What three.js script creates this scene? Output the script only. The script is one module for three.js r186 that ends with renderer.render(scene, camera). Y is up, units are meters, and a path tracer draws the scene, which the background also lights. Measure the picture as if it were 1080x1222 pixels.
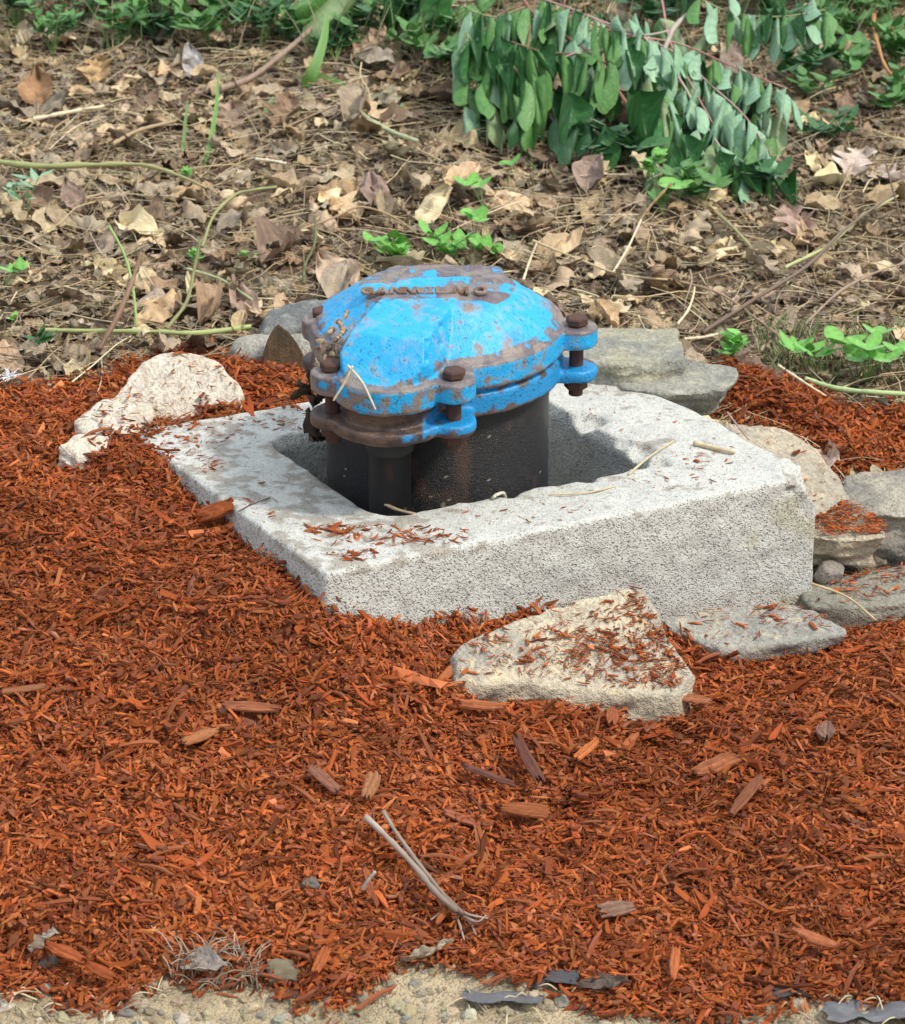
import * as THREE from 'three';
import { mergeGeometries } from 'three/addons/utils/BufferGeometryUtils.js';
import { FontLoader } from 'three/addons/loaders/FontLoader.js';
import { TextGeometry } from 'three/addons/geometries/TextGeometry.js';

// ───────────────────────── camera, sky, sun, exposure ─────────────────────────
const scene = new THREE.Scene();
const PW = 1080, PH = 1222, FPX = 3650, PITCH = 20.8 * Math.PI / 180;
const TOP = 0.12;                                   // height of the block's top face
const CAM = new THREE.Vector3(0.0119, TOP + 0.828, 2.3027);
const camera = new THREE.PerspectiveCamera(2 * Math.atan(PH / 2 / FPX) * 180 / Math.PI, PW / PH, 0.05, 400);
camera.position.copy(CAM);
camera.lookAt(CAM.x, CAM.y - Math.sin(PITCH), CAM.z - Math.cos(PITCH));
camera.focus = 2.3; camera.userData.fStop = 24;
scene.add(camera);
const renderer = new THREE.WebGLRenderer({ antialias: true });
renderer.toneMapping = THREE.LinearToneMapping;
renderer.toneMappingExposure = 1.5;
renderer.shadowMap.enabled = true;
const SUN = new THREE.Vector3(0.58, 0.80, 0.26).normalize();
{ // bright thin overcast: pale, a little brighter round the hidden sun
  const W = 256, H = 128, d = new Float32Array(W * H * 4);
  for (let j = 0; j < H; j++) for (let i = 0; i < W; i++) {
    const el = ((j + 0.5) / H - 0.5) * Math.PI, az = ((i + 0.5) / W - 0.5) * 2 * Math.PI;
    const y = Math.sin(el), x = Math.cos(az) * Math.cos(el), z = Math.sin(az) * Math.cos(el);
    const c = Math.max(0, x * SUN.x + y * SUN.y + z * SUN.z);
    const s = Math.max(0, y), b = 0.50 + 0.34 * s, g = 0.45 * Math.pow(c, 6);
    const k = (j * W + i) * 4;
    d[k] = b * 0.90 + g; d[k + 1] = b * 0.985 + g * 0.96; d[k + 2] = b * 1.10 + g * 0.88; d[k + 3] = 1;
  }
  const t = new THREE.DataTexture(d, W, H, THREE.RGBAFormat, THREE.FloatType);
  t.mapping = THREE.EquirectangularReflectionMapping; t.magFilter = THREE.LinearFilter; t.needsUpdate = true;
  scene.background = t; scene.environment = t;
}
const sun = new THREE.DirectionalLight(0xfff4e4, 2.2);
sun.position.copy(SUN).multiplyScalar(6);
sun.castShadow = true; sun.shadow.radius = 16; sun.shadow.mapSize.set(2048, 2048);
Object.assign(sun.shadow.camera, { left: -2, right: 2, top: 2, bottom: -2, near: 0.5, far: 14 });
scene.add(sun, sun.target);

// ───────────────────────── helpers ─────────────────────────
function rngOf(a) { return () => { a |= 0; a = a + 0x6D2B79F5 | 0; let t = Math.imul(a ^ a >>> 15, 1 | a); t = t + Math.imul(t ^ t >>> 7, 61 | t) ^ t; return ((t ^ t >>> 14) >>> 0) / 4294967296; }; }
const { clamp, lerp, smoothstep } = THREE.MathUtils;
const V = (x, y, z) => new THREE.Vector3(x, y, z);
function h3(x, y, z) { let h = Math.imul(x, 374761393) ^ Math.imul(y, 668265263) ^ Math.imul(z, 1274126177); h = Math.imul(h ^ h >>> 13, 1274126177); return ((h ^ h >>> 16) >>> 0) / 4294967296; }
function noise(x, y, z) {                            // value noise, -1 .. 1
  const xi = Math.floor(x), yi = Math.floor(y), zi = Math.floor(z), f = (t) => t * t * (3 - 2 * t);
  const u = f(x - xi), v = f(y - yi), w = f(z - zi);
  const a = lerp(lerp(h3(xi, yi, zi), h3(xi + 1, yi, zi), u), lerp(h3(xi, yi + 1, zi), h3(xi + 1, yi + 1, zi), u), v);
  const b = lerp(lerp(h3(xi, yi, zi + 1), h3(xi + 1, yi, zi + 1), u), lerp(h3(xi, yi + 1, zi + 1), h3(xi + 1, yi + 1, zi + 1), u), v);
  return lerp(a, b, w) * 2 - 1;
}
function fbm(x, y, z, o = 3) { let s = 0, a = 0.6; for (let i = 0; i < o; i++) { s += a * noise(x, y, z); a *= 0.5; x = x * 2.03 + 7.1; y = y * 2.03 + 3.3; z = z * 2.03 + 1.7; } return s; }
// the photograph's pixels as rays, to find where things stand on the ground
const FW = V(0, -Math.sin(PITCH), -Math.cos(PITCH)), UP = V(0, Math.cos(PITCH), -Math.sin(PITCH));
function ray(px, py) { return FW.clone().multiplyScalar(FPX).add(V(px - PW / 2, 0, 0)).addScaledVector(UP, -(py - PH / 2)).normalize(); }
function atY(px, py, y) { const d = ray(px, py); return CAM.clone().addScaledVector(d, (y - CAM.y) / d.y); }
function atZ(px, py, z) { const d = ray(px, py); return CAM.clone().addScaledVector(d, (z - CAM.z) / d.z); }
function scaleAt(p) { return p.clone().sub(CAM).dot(FW) / FPX; }            // metres per pixel at a point
const used = {};
function numbered(n) { used[n] = (used[n] ?? -1) + 1; return used[n] ? n + '_' + String(used[n]).padStart(3, '0') : n; }
function tag(o, label, category, group, kind) { if (label) o.userData.label = label; if (category) o.userData.category = category; if (group) o.userData.group = group; if (kind) o.userData.kind = kind; return o; }
function put(o) { o.traverse((m) => { if (m.isMesh) { m.castShadow = true; m.receiveShadow = true; } }); scene.add(o); return o; }
function mesh(name, g, m, parent) { const o = new THREE.Mesh(g, m); o.name = parent ? name : numbered(name); o.castShadow = o.receiveShadow = true; (parent ?? scene).add(o); return o; }
function group(name, p) { const g = new THREE.Group(); g.name = numbered(name); if (p) g.position.copy(p); scene.add(g); return g; }
function tex(n, fn, srgb = false) {                   // fn(u, v, i, j) -> value or [r, g, b] in 0..1; made to tile by the caller
  const d = new Uint8Array(n * n * 4);
  for (let j = 0; j < n; j++) for (let i = 0; i < n; i++) { const c = fn(i / n, j / n, i, j), k = (j * n + i) * 4; for (let q = 0; q < 3; q++) d[k + q] = clamp((c.length ? c[q] : c) * 255, 0, 255); d[k + 3] = 255; }
  const t = new THREE.DataTexture(d, n, n, THREE.RGBAFormat); t.wrapS = t.wrapT = THREE.RepeatWrapping; t.magFilter = THREE.LinearFilter; t.minFilter = THREE.LinearMipmapLinearFilter; t.generateMipmaps = true;
  if (srgb) t.colorSpace = THREE.SRGBColorSpace; t.needsUpdate = true; return t;
}
function tnoise(u, v, f, s) {                         // tiling value noise, f cells across, 0..1
  const x = u * f, y = v * f, xi = Math.floor(x), yi = Math.floor(y), q = (t) => t * t * (3 - 2 * t), m = (a) => ((a % f) + f) % f;
  const a = q(x - xi), b = q(y - yi);
  return lerp(lerp(h3(m(xi), m(yi), s), h3(m(xi + 1), m(yi), s), a), lerp(h3(m(xi), m(yi + 1), s), h3(m(xi + 1), m(yi + 1), s), a), b);
}
const std = (o) => new THREE.MeshStandardMaterial({ roughness: 0.9, vertexColors: true, side: THREE.DoubleSide, ...o });
// thin-plate spline through scattered heights
function spline(pts) {
  const n = pts.length, N = n + 3, A = [], U = (r2) => r2 < 1e-12 ? 0 : r2 * Math.log(r2);
  for (let i = 0; i < N; i++) {
    const r = new Float64Array(N + 1);
    if (i < n) { for (let j = 0; j < n; j++) r[j] = U((pts[i].x - pts[j].x) ** 2 + (pts[i].z - pts[j].z) ** 2); r[i] += 0.002; r[n] = 1; r[n + 1] = pts[i].x; r[n + 2] = pts[i].z; r[N] = pts[i].y; }
    else for (let j = 0; j < n; j++) r[j] = i === n ? 1 : i === n + 1 ? pts[j].x : pts[j].z;
    A.push(r);
  }
  for (let c = 0; c < N; c++) {
    let p = c; for (let r = c + 1; r < N; r++) if (Math.abs(A[r][c]) > Math.abs(A[p][c])) p = r;
    [A[c], A[p]] = [A[p], A[c]];
    for (let r = 0; r < N; r++) if (r !== c && A[r][c]) { const k = A[r][c] / A[c][c]; for (let q = c; q <= N; q++) A[r][q] -= k * A[c][q]; }
  }
  const w = A.map((r, i) => r[N] / r[i]);
  return (x, z) => { let s = w[n] + w[n + 1] * x + w[n + 2] * z; for (let j = 0; j < n; j++) s += w[j] * U((x - pts[j].x) ** 2 + (z - pts[j].z) ** 2); return s; };
}
function inPoly(x, z, P) { let c = false; for (let i = 0, j = P.length - 1; i < P.length; j = i++) if ((P[i].z > z) !== (P[j].z > z) && x < (P[j].x - P[i].x) * (z - P[i].z) / (P[j].z - P[i].z) + P[i].x) c = !c; return c; }
function polySDF(x, z, P) {
  let d = 1e9;
  for (let i = 0, j = P.length - 1; i < P.length; j = i++) { const ex = P[j].x - P[i].x, ez = P[j].z - P[i].z, wx = x - P[i].x, wz = z - P[i].z, t = clamp((wx * ex + wz * ez) / (ex * ex + ez * ez), 0, 1); d = Math.min(d, Math.hypot(wx - ex * t, wz - ez * t)); }
  return inPoly(x, z, P) ? -d : d;
}
const smax = (a, b, k) => { const h = clamp(0.5 + 0.5 * (a - b) / k, 0, 1); return lerp(b, a, h) + k * h * (1 - h); };
const smin = (a, b, k) => -smax(-a, -b, k);
// surface nets over a signed distance: smooth worn solids
function nets(f, lo, hi, h, color) {
  const nx = Math.ceil((hi[0] - lo[0]) / h) + 1, ny = Math.ceil((hi[1] - lo[1]) / h) + 1, nz = Math.ceil((hi[2] - lo[2]) / h) + 1, at = (i, j, k) => (k * ny + j) * nx + i;
  const F = new Float32Array(nx * ny * nz), B = 6, far = B * h * 1.3;
  for (let k0 = 0; k0 < nz; k0 += B) for (let j0 = 0; j0 < ny; j0 += B) for (let i0 = 0; i0 < nx; i0 += B) {
    const c = f(lo[0] + (i0 + B / 2) * h, lo[1] + (j0 + B / 2) * h, lo[2] + (k0 + B / 2) * h), skip = Math.abs(c) > far;
    for (let k = k0; k < Math.min(k0 + B, nz); k++) for (let j = j0; j < Math.min(j0 + B, ny); j++) for (let i = i0; i < Math.min(i0 + B, nx); i++)
      F[at(i, j, k)] = skip ? c : f(lo[0] + i * h, lo[1] + j * h, lo[2] + k * h);
  }
  const id = new Int32Array(nx * ny * nz).fill(-1), P = [], I = [];
  const E = []; for (let a = 0; a < 8; a++) for (const b of [1, 2, 4]) if (!(a & b)) E.push([a, a | b]);
  const g = new Float64Array(8);
  for (let k = 0; k < nz - 1; k++) for (let j = 0; j < ny - 1; j++) for (let i = 0; i < nx - 1; i++) {
    let m = 0; for (let a = 0; a < 8; a++) { g[a] = F[at(i + (a & 1), j + (a >> 1 & 1), k + (a >> 2))]; if (g[a] < 0) m++; }
    if (!m || m === 8) continue;
    let x = 0, y = 0, z = 0, n = 0;
    for (const [a, b] of E) if (g[a] < 0 !== g[b] < 0) { const t = g[a] / (g[a] - g[b]); x += (a & 1) + t * ((b & 1) - (a & 1)); y += (a >> 1 & 1) + t * ((b >> 1 & 1) - (a >> 1 & 1)); z += (a >> 2) + t * ((b >> 2) - (a >> 2)); n++; }
    id[at(i, j, k)] = P.length / 3; P.push(lo[0] + (i + x / n) * h, lo[1] + (j + y / n) * h, lo[2] + (k + z / n) * h);
  }
  const quad = (a, b, c, d, s) => { if (a < 0 || b < 0 || c < 0 || d < 0) return; s ? I.push(a, b, c, a, c, d) : I.push(a, c, b, a, d, c); };
  for (let k = 1; k < nz - 1; k++) for (let j = 1; j < ny - 1; j++) for (let i = 1; i < nx - 1; i++) {
    const s = F[at(i, j, k)] < 0;
    if (s !== F[at(i + 1, j, k)] < 0) quad(id[at(i, j - 1, k - 1)], id[at(i, j, k - 1)], id[at(i, j, k)], id[at(i, j - 1, k)], s);
    if (s !== F[at(i, j + 1, k)] < 0) quad(id[at(i - 1, j, k - 1)], id[at(i - 1, j, k)], id[at(i, j, k)], id[at(i, j, k - 1)], s);
    if (s !== F[at(i, j, k + 1)] < 0) quad(id[at(i - 1, j - 1, k)], id[at(i, j - 1, k)], id[at(i, j, k)], id[at(i - 1, j, k)], s);
  }
  const G = new THREE.BufferGeometry();
  G.setAttribute('position', new THREE.Float32BufferAttribute(P, 3)); G.setIndex(I); G.computeVertexNormals();
  if (color) { const N = G.attributes.normal, C = new Float32Array(P.length); for (let v = 0; v < P.length / 3; v++) C.set(color(P[v * 3], P[v * 3 + 1], P[v * 3 + 2], N.getX(v), N.getY(v), N.getZ(v)), v * 3); G.setAttribute('color', new THREE.BufferAttribute(C, 3)); }
  return boxUV(G);
}
function boxUV(G) {                                    // uv in metres, by each triangle's main direction
  const g = G.index ? G.toNonIndexed() : G, p = g.attributes.position, n = g.attributes.normal, uv = new Float32Array(p.count * 2);
  for (let t = 0; t < p.count; t += 3) {
    const ax = Math.abs(n.getX(t) + n.getX(t + 1) + n.getX(t + 2)), ay = Math.abs(n.getY(t) + n.getY(t + 1) + n.getY(t + 2)), az = Math.abs(n.getZ(t) + n.getZ(t + 1) + n.getZ(t + 2));
    for (let q = t; q < t + 3; q++) { const x = p.getX(q), y = p.getY(q), z = p.getZ(q); uv.set(ay >= ax && ay >= az ? [x, z] : ax >= az ? [z, y] : [x, y], q * 2); }
  }
  g.setAttribute('uv', new THREE.BufferAttribute(uv, 2)); return g;
}
function paint(g, c) { const n = g.attributes.position.count, a = new Float32Array(n * 3); for (let i = 0; i < n; i++) a.set(c, i * 3); g.setAttribute('color', new THREE.BufferAttribute(a, 3)); return g; }
// tapered bent stalk through points
function stalk(pts, r0, r1, sides = 6, segs = 14, c = [1, 1, 1], c2 = c, knots = 0) {
  const cv = new THREE.CatmullRomCurve3(pts), fr = cv.computeFrenetFrames(segs, false), P = [], C = [], U = [], I = [];
  for (let i = 0; i <= segs; i++) {
    const t = i / segs, p = cv.getPoint(t), r = lerp(r0, r1, t) * (1 + knots * noise(t * 23, r0 * 9000, 3.3));
    for (let s = 0; s < sides; s++) { const a = s / sides * 2 * Math.PI, q = p.clone().addScaledVector(fr.normals[i], Math.cos(a) * r).addScaledVector(fr.binormals[i], Math.sin(a) * r); P.push(q.x, q.y, q.z); U.push(s / sides, t); const k = 0.85 + 0.3 * h3(i, s, 7); C.push(...[0, 1, 2].map((z) => lerp(c[z], c2[z], t) * k)); }
  }
  for (let i = 0; i < segs; i++) for (let s = 0; s < sides; s++) { const a = i * sides + s, b = i * sides + (s + 1) % sides; I.push(a, b, a + sides, b, b + sides, a + sides); }
  for (let s = 1; s < sides - 1; s++) { I.push(0, s + 1, s); const e = segs * sides; I.push(e, e + s, e + s + 1); }
  const g = new THREE.BufferGeometry(); g.setAttribute('position', new THREE.Float32BufferAttribute(P, 3)); g.setAttribute('color', new THREE.Float32BufferAttribute(C, 3)); g.setAttribute('uv', new THREE.Float32BufferAttribute(U, 2)); g.setIndex(I); g.computeVertexNormals(); return g;
}
// a leaf, one unit long: base at the origin, along +y, its face towards +z
function leafGeo({ w, n = 12, m = 6, fold = 0, roll = 0, bend = 0, wave = 0, twist = 0, seed = 1, c = [1, 1, 1], vein = c, spot = 0 }) {
  const P = [], C = [], U = [], I = [];
  for (let i = 0; i <= n; i++) for (let j = 0; j <= m; j++) {
    const t = i / n, s = j / m * 2 - 1, hw = w(t, Math.sign(s)), x = s * hw, a = Math.abs(s);
    let z = fold * a * hw + roll * a * a * a * hw + wave * 0.12 * (noise(t * 5 + seed, s * 2.2, seed) + 0.5 * noise(t * 11, s * 5, seed + 4)), yy = t, xx = x * (1 - 0.35 * Math.min(1, Math.abs(fold)) * a);
    const b = bend * t; if (Math.abs(bend) > 1e-3) { yy = Math.sin(b) / bend - z * Math.sin(b); z = (1 - Math.cos(b)) / bend + z * Math.cos(b); }
    const tw = twist * t, x2 = xx * Math.cos(tw) - z * Math.sin(tw), z2 = xx * Math.sin(tw) + z * Math.cos(tw);
    P.push(x2, yy, z2); U.push(s * 0.5 + 0.5, t);
    const rib = a < 0.01 || (vein !== c && (i + Math.round(a * m / 2)) % 3 === 0 && a < 0.8), k = 1 + spot * noise(x * 9 + seed, t * 9, seed);
    C.push(...(rib ? vein : c).map((q) => q * k));
  }
  for (let i = 0; i < n; i++) for (let j = 0; j < m; j++) { const a = i * (m + 1) + j; I.push(a, a + 1, a + m + 1, a + 1, a + m + 2, a + m + 1); }
  const g = new THREE.BufferGeometry(); g.setAttribute('position', new THREE.Float32BufferAttribute(P, 3)); g.setAttribute('color', new THREE.Float32BufferAttribute(C, 3)); g.setAttribute('uv', new THREE.Float32BufferAttribute(U, 2)); g.setIndex(I); g.computeVertexNormals(); return g;
}
// a splinter of shredded wood lying along x
function shred(R, len, w, t, ragged = 0.5) {
  const P = [], C = [], I = [], n = 3, bend = (R() - 0.5) * 0.5 * len, tw = (R() - 0.5) * 1.2, tone = 0.75 + 0.5 * R();
  for (let i = 0; i <= n; i++) {
    const u = i / n, e = (i === 0 || i === n) ? (0.15 + 0.75 * R()) : 1 - 0.25 * R(), hw = w / 2 * e * (1 + ragged * (R() - 0.5)), ht = t / 2 * e, a = tw * (u - 0.5), y = bend * (u - 0.5) ** 2 * 2;
    const sl = (R() - 0.5) * w * ragged;
    for (const [sx, sy] of [[-1, -1], [1, -1], [1, 1], [-1, 1]]) { const z = sx * hw * (sy < 0 ? 1 : 0.7 + 0.3 * R()), q = sy * ht; P.push((u - 0.5) * len + (sx > 0 ? sl : -sl) * (i % n ? 0.3 : 1), y + q * Math.cos(a) - z * Math.sin(a), z * Math.cos(a) + q * Math.sin(a)); const k = tone * (0.85 + 0.3 * R()); C.push(k, k, k); }
  }
  for (let i = 0; i < n; i++) for (let s = 0; s < 4; s++) { const a = i * 4 + s, b = i * 4 + (s + 1) % 4; I.push(a, a + 4, b, b, a + 4, b + 4); }
  I.push(0, 1, 2, 0, 2, 3, n * 4, n * 4 + 2, n * 4 + 1, n * 4, n * 4 + 3, n * 4 + 2);
  const g = new THREE.BufferGeometry(); g.setAttribute('position', new THREE.Float32BufferAttribute(P, 3)); g.setAttribute('color', new THREE.Float32BufferAttribute(C, 3)); g.setIndex(I);
  const f = g.toNonIndexed(); f.computeVertexNormals(); return f;
}
const tint = (g, c) => { const a = g.attributes.color; for (let i = 0; i < a.count; i++) a.setXYZ(i, a.getX(i) * c[0], a.getY(i) * c[1], a.getZ(i) * c[2]); return g; };
const M4 = new THREE.Matrix4(), Q = new THREE.Quaternion();
function lie(p, n, yaw, tilt, roll, s) {              // a matrix that lays something on a slope
  const q = new THREE.Quaternion().setFromUnitVectors(V(0, 1, 0), n).multiply(new THREE.Quaternion().setFromEuler(new THREE.Euler(roll, yaw, tilt, 'YXZ')));
  return new THREE.Matrix4().compose(p, q, s.isVector3 ? s : V(s, s, s));
}
function scatter(name, g, m, mats, cols, parent) {
  const o = new THREE.InstancedMesh(g, m, mats.length); o.name = parent ? name : numbered(name);
  mats.forEach((x, i) => { o.setMatrixAt(i, x); if (cols) o.setColorAt(i, new THREE.Color().setRGB(...cols[i])); });
  o.castShadow = o.receiveShadow = true; o.userData.kind = 'stuff'; (parent ?? scene).add(o); return o;
}
const pick = (R, a) => a[Math.floor(R() * a.length)];
const vary = (R, c, k = 0.25) => { const s = 1 + (R() - 0.5) * 2 * k; return c.map((v) => v * s * (1 + (R() - 0.5) * 0.12)); };

// one flat piece of split wood, unit length along x and unit width along z: fibres end unevenly
function chipGeo(R, t) {
  const n = 12, m = 9, P = [], C = [], I = [], e0 = [], e1 = [], hh = [], tone = [], bend = (R() - .5) * .16, tap = .45 + .5 * R(), tap2 = .45 + .5 * R();
  for (let j = 0; j <= m; j++) { e0.push(-.5 + .22 * R() * R()); e1.push(.5 - .22 * R() * R()); hh.push((R() - .5) * t * .5); tone.push(.72 + .5 * R()); }
  const q = R() * 100, add = (up) => { const o = P.length / 3; for (let i = 0; i <= n; i++) for (let j = 0; j <= m; j++) { const u = i / n, v = j / m - .5, x = lerp(e0[j], e1[j], u), k = Math.min(1, lerp(tap, 1, Math.min(1, u * 2.6)), lerp(tap2, 1, Math.min(1, (1 - u) * 2.6))); P.push(x, bend * (1 - 4 * (u - .5) ** 2) + (up ? t * .5 * (1 - 1.2 * v * v * 2) + hh[j] * .6 + t * .16 * noise(u * 9, j * .9, q) : -t * .5 * (1 - v * v * 2)), (v + .05 * noise(u * 5, j * .3, q)) * k); const c = tone[j] * (.9 + .25 * noise(u * 12, j, q + 5)); C.push(c, c, c); } return o; };
  const a = add(1), b = add(0), w = m + 1;
  for (let i = 0; i < n; i++) for (let j = 0; j < m; j++) { const p = a + i * w + j, s = b + i * w + j; I.push(p, p + 1, p + w, p + 1, p + w + 1, p + w, s, s + w, s + 1, s + 1, s + w, s + w + 1); }
  for (let i = 0; i < n; i++) for (const j of [0, m]) { const p = a + i * w + j, s = b + i * w + j; I.push(p, s, p + w, s, s + w, p + w); }
  for (let j = 0; j < m; j++) for (const i of [0, n]) { const p = a + i * w + j, s = b + i * w + j; I.push(p, p + 1, s, p + 1, s + 1, s); }
  const g = new THREE.BufferGeometry(); g.setAttribute('position', new THREE.Float32BufferAttribute(P, 3)); g.setAttribute('color', new THREE.Float32BufferAttribute(C, 3)); g.setIndex(I); const f = g.toNonIndexed(); f.computeVertexNormals(); return f;
}

// ───────────────────────── the lie of the land ─────────────────────────
const BO = V(-0.0811, 0, 0.2477), BROT = 28.8 * Math.PI / 180;
const block2world = (u, y, v) => V(u, y, -v).applyAxisAngle(V(0, 1, 0), BROT).add(BO);
function world2block(x, z) { const p = V(x - BO.x, 0, z - BO.z).applyAxisAngle(V(0, 1, 0), -BROT); return [p.x, -p.z]; }
const heights = [[-150, 560, .1], [166, 548, .1], [285, 660, .086], [392, 735, .083], [540, 742, .060], [700, 746, .036], [850, 765, -.004], [968, 748, -.008], [1075, 750, -.004], [560, 800, .030], [690, 845, .012], [800, 850, .006], [1250, 760, 0],
  [100, 620, .09], [0, 500, .105], [0, 700, .075], [200, 800, .06], [0, 900, .035], [200, 1000, .018], [0, 1180, -.02], [300, 1165, -.02], [540, 1185, -.022], [540, 1000, .004], [540, 870, .022], [800, 1000, -.004],
  [1080, 1000, -.006], [1080, 850, 0], [1080, 1200, -.03], [800, 1200, -.028], [-150, 1000, .02], [-150, 1200, -.02], [1250, 1000, -.01], [1250, 1200, -.03],
  [240, 450, .105], [320, 465, .105], [0, 470, .11], [0, 300, .135], [0, 0, .22], [540, 320, .115], [540, 0, .22], [1080, 0, .22], [1080, 300, .105], [920, 480, .075], [1080, 510, .06], [1080, 660, .005], [850, 400, .09], [-200, 0, .22], [-200, 300, .135], [1280, 300, .1], [1280, 0, .21]]
  .map(([x, y, h]) => atY(x, y, h));
const tps = spline(heights);
const poly = (a) => a.map(([x, y, h]) => atY(x, y, h ?? 0.05));
const onSpline = (px, py) => { let p = atY(px, py, 0.05); for (let i = 0; i < 6; i++) p = atY(px, py, tps(clamp(p.x, -1.1, 1.1), clamp(p.z, -1.5, 0.8))); return p; };
const mulchPoly = [[-260, 480], [-100, 474], [0, 478], [60, 468], [140, 470], [200, 440], [250, 436], [300, 452], [330, 438], [390, 440], [420, 480], [420, 690], [700, 745], [968, 745], [1010, 755], [1080, 738], [1300, 735], [1300, 1190], [1080, 1188], [1000, 1172], [900, 1196], [760, 1205], [690, 1185], [600, 1160], [520, 1140], [470, 1150], [440, 1178], [385, 1195], [355, 1150], [300, 1148], [230, 1140], [200, 1150], [130, 1195], [60, 1170], [0, 1172], [-260, 1175]].map(([x, y]) => onSpline(x, y));
const heapPoly = [[840, 440], [905, 448], [950, 465], [985, 490], [1020, 510], [1080, 513], [1300, 510], [1300, 560], [1080, 562], [1000, 556], [960, 535], [905, 505], [860, 500]].map(([x, y]) => onSpline(x, y));
const gapPoly = [[1000, 615], [1100, 600], [1300, 600], [1300, 680], [1080, 680], [1010, 690], [960, 690], [960, 650]].map(([x, y]) => onSpline(x, y));
function mulchAt(x, z) {                               // > 0 where mulch lies
  const w = 0.012, nx = x + w * noise(x * 45, 1, z * 45) + 0.5 * w * noise(x * 120, 4, z * 120), nz = z + w * noise(x * 45, 9, z * 45) + 0.5 * w * noise(x * 120, 6, z * 120);
  return inPoly(nx, nz, mulchPoly) || inPoly(nx, nz, heapPoly) || inPoly(nx, nz, gapPoly);
}
const GX0 = -1.3, GZ0 = -2.8, GS = 0.01, GNX = 261, GNZ = 391, base = new Float32Array(GNX * GNZ);
for (let j = 0; j < GNZ; j++) for (let i = 0; i < GNX; i++) {
  const x = GX0 + i * GS, z = GZ0 + j * GS;
  let y = tps(clamp(x, -1.1, 1.1), clamp(z, -1.6, 0.8));
  const d = Math.max(polySDF(x, z, mulchPoly) * -1, polySDF(x, z, heapPoly) * -1);
  const mu = smoothstep(d, -0.01, 0.03);
  y += mu * (0.017 * fbm(x * 13, 2, z * 13, 3) + 0.0065 * fbm(x * 45, 3, z * 45, 2) + 0.006 * smoothstep(d, -0.005, 0.035));
  y += (1 - mu) * 0.012 * fbm(x * 9, 5, z * 9, 3);
  const [bu, bv] = world2block(x, z); if (bu > .045 && bu < .385 && bv > .04 && bv < .32) y = -0.05;
  base[j * GNX + i] = y;
}
function H(x, z) {
  const u = clamp((x - GX0) / GS, 0, GNX - 1.001), v = clamp((z - GZ0) / GS, 0, GNZ - 1.001), i = Math.floor(u), j = Math.floor(v), a = u - i, b = v - j, k = j * GNX + i;
  return lerp(lerp(base[k], base[k + 1], a), lerp(base[k + GNX], base[k + GNX + 1], a), b);
}
const NRM = (x, z) => V(H(x - 0.008, z) - H(x + 0.008, z), 0.016, H(x, z - 0.008) - H(x, z + 0.008)).normalize();
function ground(px, py) { let p = atY(px, py, 0.05); for (let i = 0; i < 12; i++) p = atY(px, py, H(p.x, p.z)); return p; }
const grain = tex(512, (u, v) => 0.35 + 0.3 * tnoise(u, v, 32, 1) + 0.2 * tnoise(u, v, 96, 2) + 0.3 * (tnoise(u, v, 230, 3) - 0.3));
const grainMap = grain.clone(); grainMap.repeat.set(6, 6); grainMap.needsUpdate = true;
{
  const xs = [], zs = [], X = [-60, -30, -15, -8, -5, -3.2, -2.2, -1.7], add = (a, lo, hi, s) => { for (let v = lo; v <= hi + 1e-6; v += s) a.push(v); };
  xs.push(...X); add(xs, -1.3, 1.3, 0.01); xs.push(...X.map((v) => -v).reverse());
  zs.push(-60, -40, -25, -15, -10, -7, -5, -3.6); add(zs, -2.8, 1.1, 0.01); zs.push(1.5, 2.2, 3.2, 5, 8, 15, 30, 60);
  const P = [], C = [], U = [], I = [], sandLine = ground(540, 1120).z;
  for (const z of zs) for (const x of xs) {
    P.push(x, H(x, z), z); U.push(x, z);
    const [bu, bv] = world2block(x, z), pit = bu > .03 && bu < .4 && bv > .03 && bv < .33, mu = mulchAt(x, z) && !pit, k = 0.85 + 0.3 * fbm(x * 40, 1, z * 40);
    const sand = z > sandLine;
    const c = mu ? [.18, .048, .015] : sand ? [.46, .37, .235] : [.13, .085, .05];
    C.push(...c.map((v) => v * k));
  }
  const n = xs.length;
  for (let j = 0; j < zs.length - 1; j++) for (let i = 0; i < n - 1; i++) { const a = j * n + i; I.push(a, a + n, a + 1, a + 1, a + n, a + n + 1); }
  const g = new THREE.BufferGeometry(); g.setAttribute('position', new THREE.Float32BufferAttribute(P, 3)); g.setAttribute('color', new THREE.Float32BufferAttribute(C, 3)); g.setAttribute('uv', new THREE.Float32BufferAttribute(U, 2)); g.setIndex(I); g.computeVertexNormals();
  tag(mesh('ground', g, std({ roughness: 1, bumpMap: grainMap, bumpScale: 0.004 })), 'bare brown earth under the leaf litter, mulch and sandy edge', 'ground', null, 'structure');
}

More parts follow.
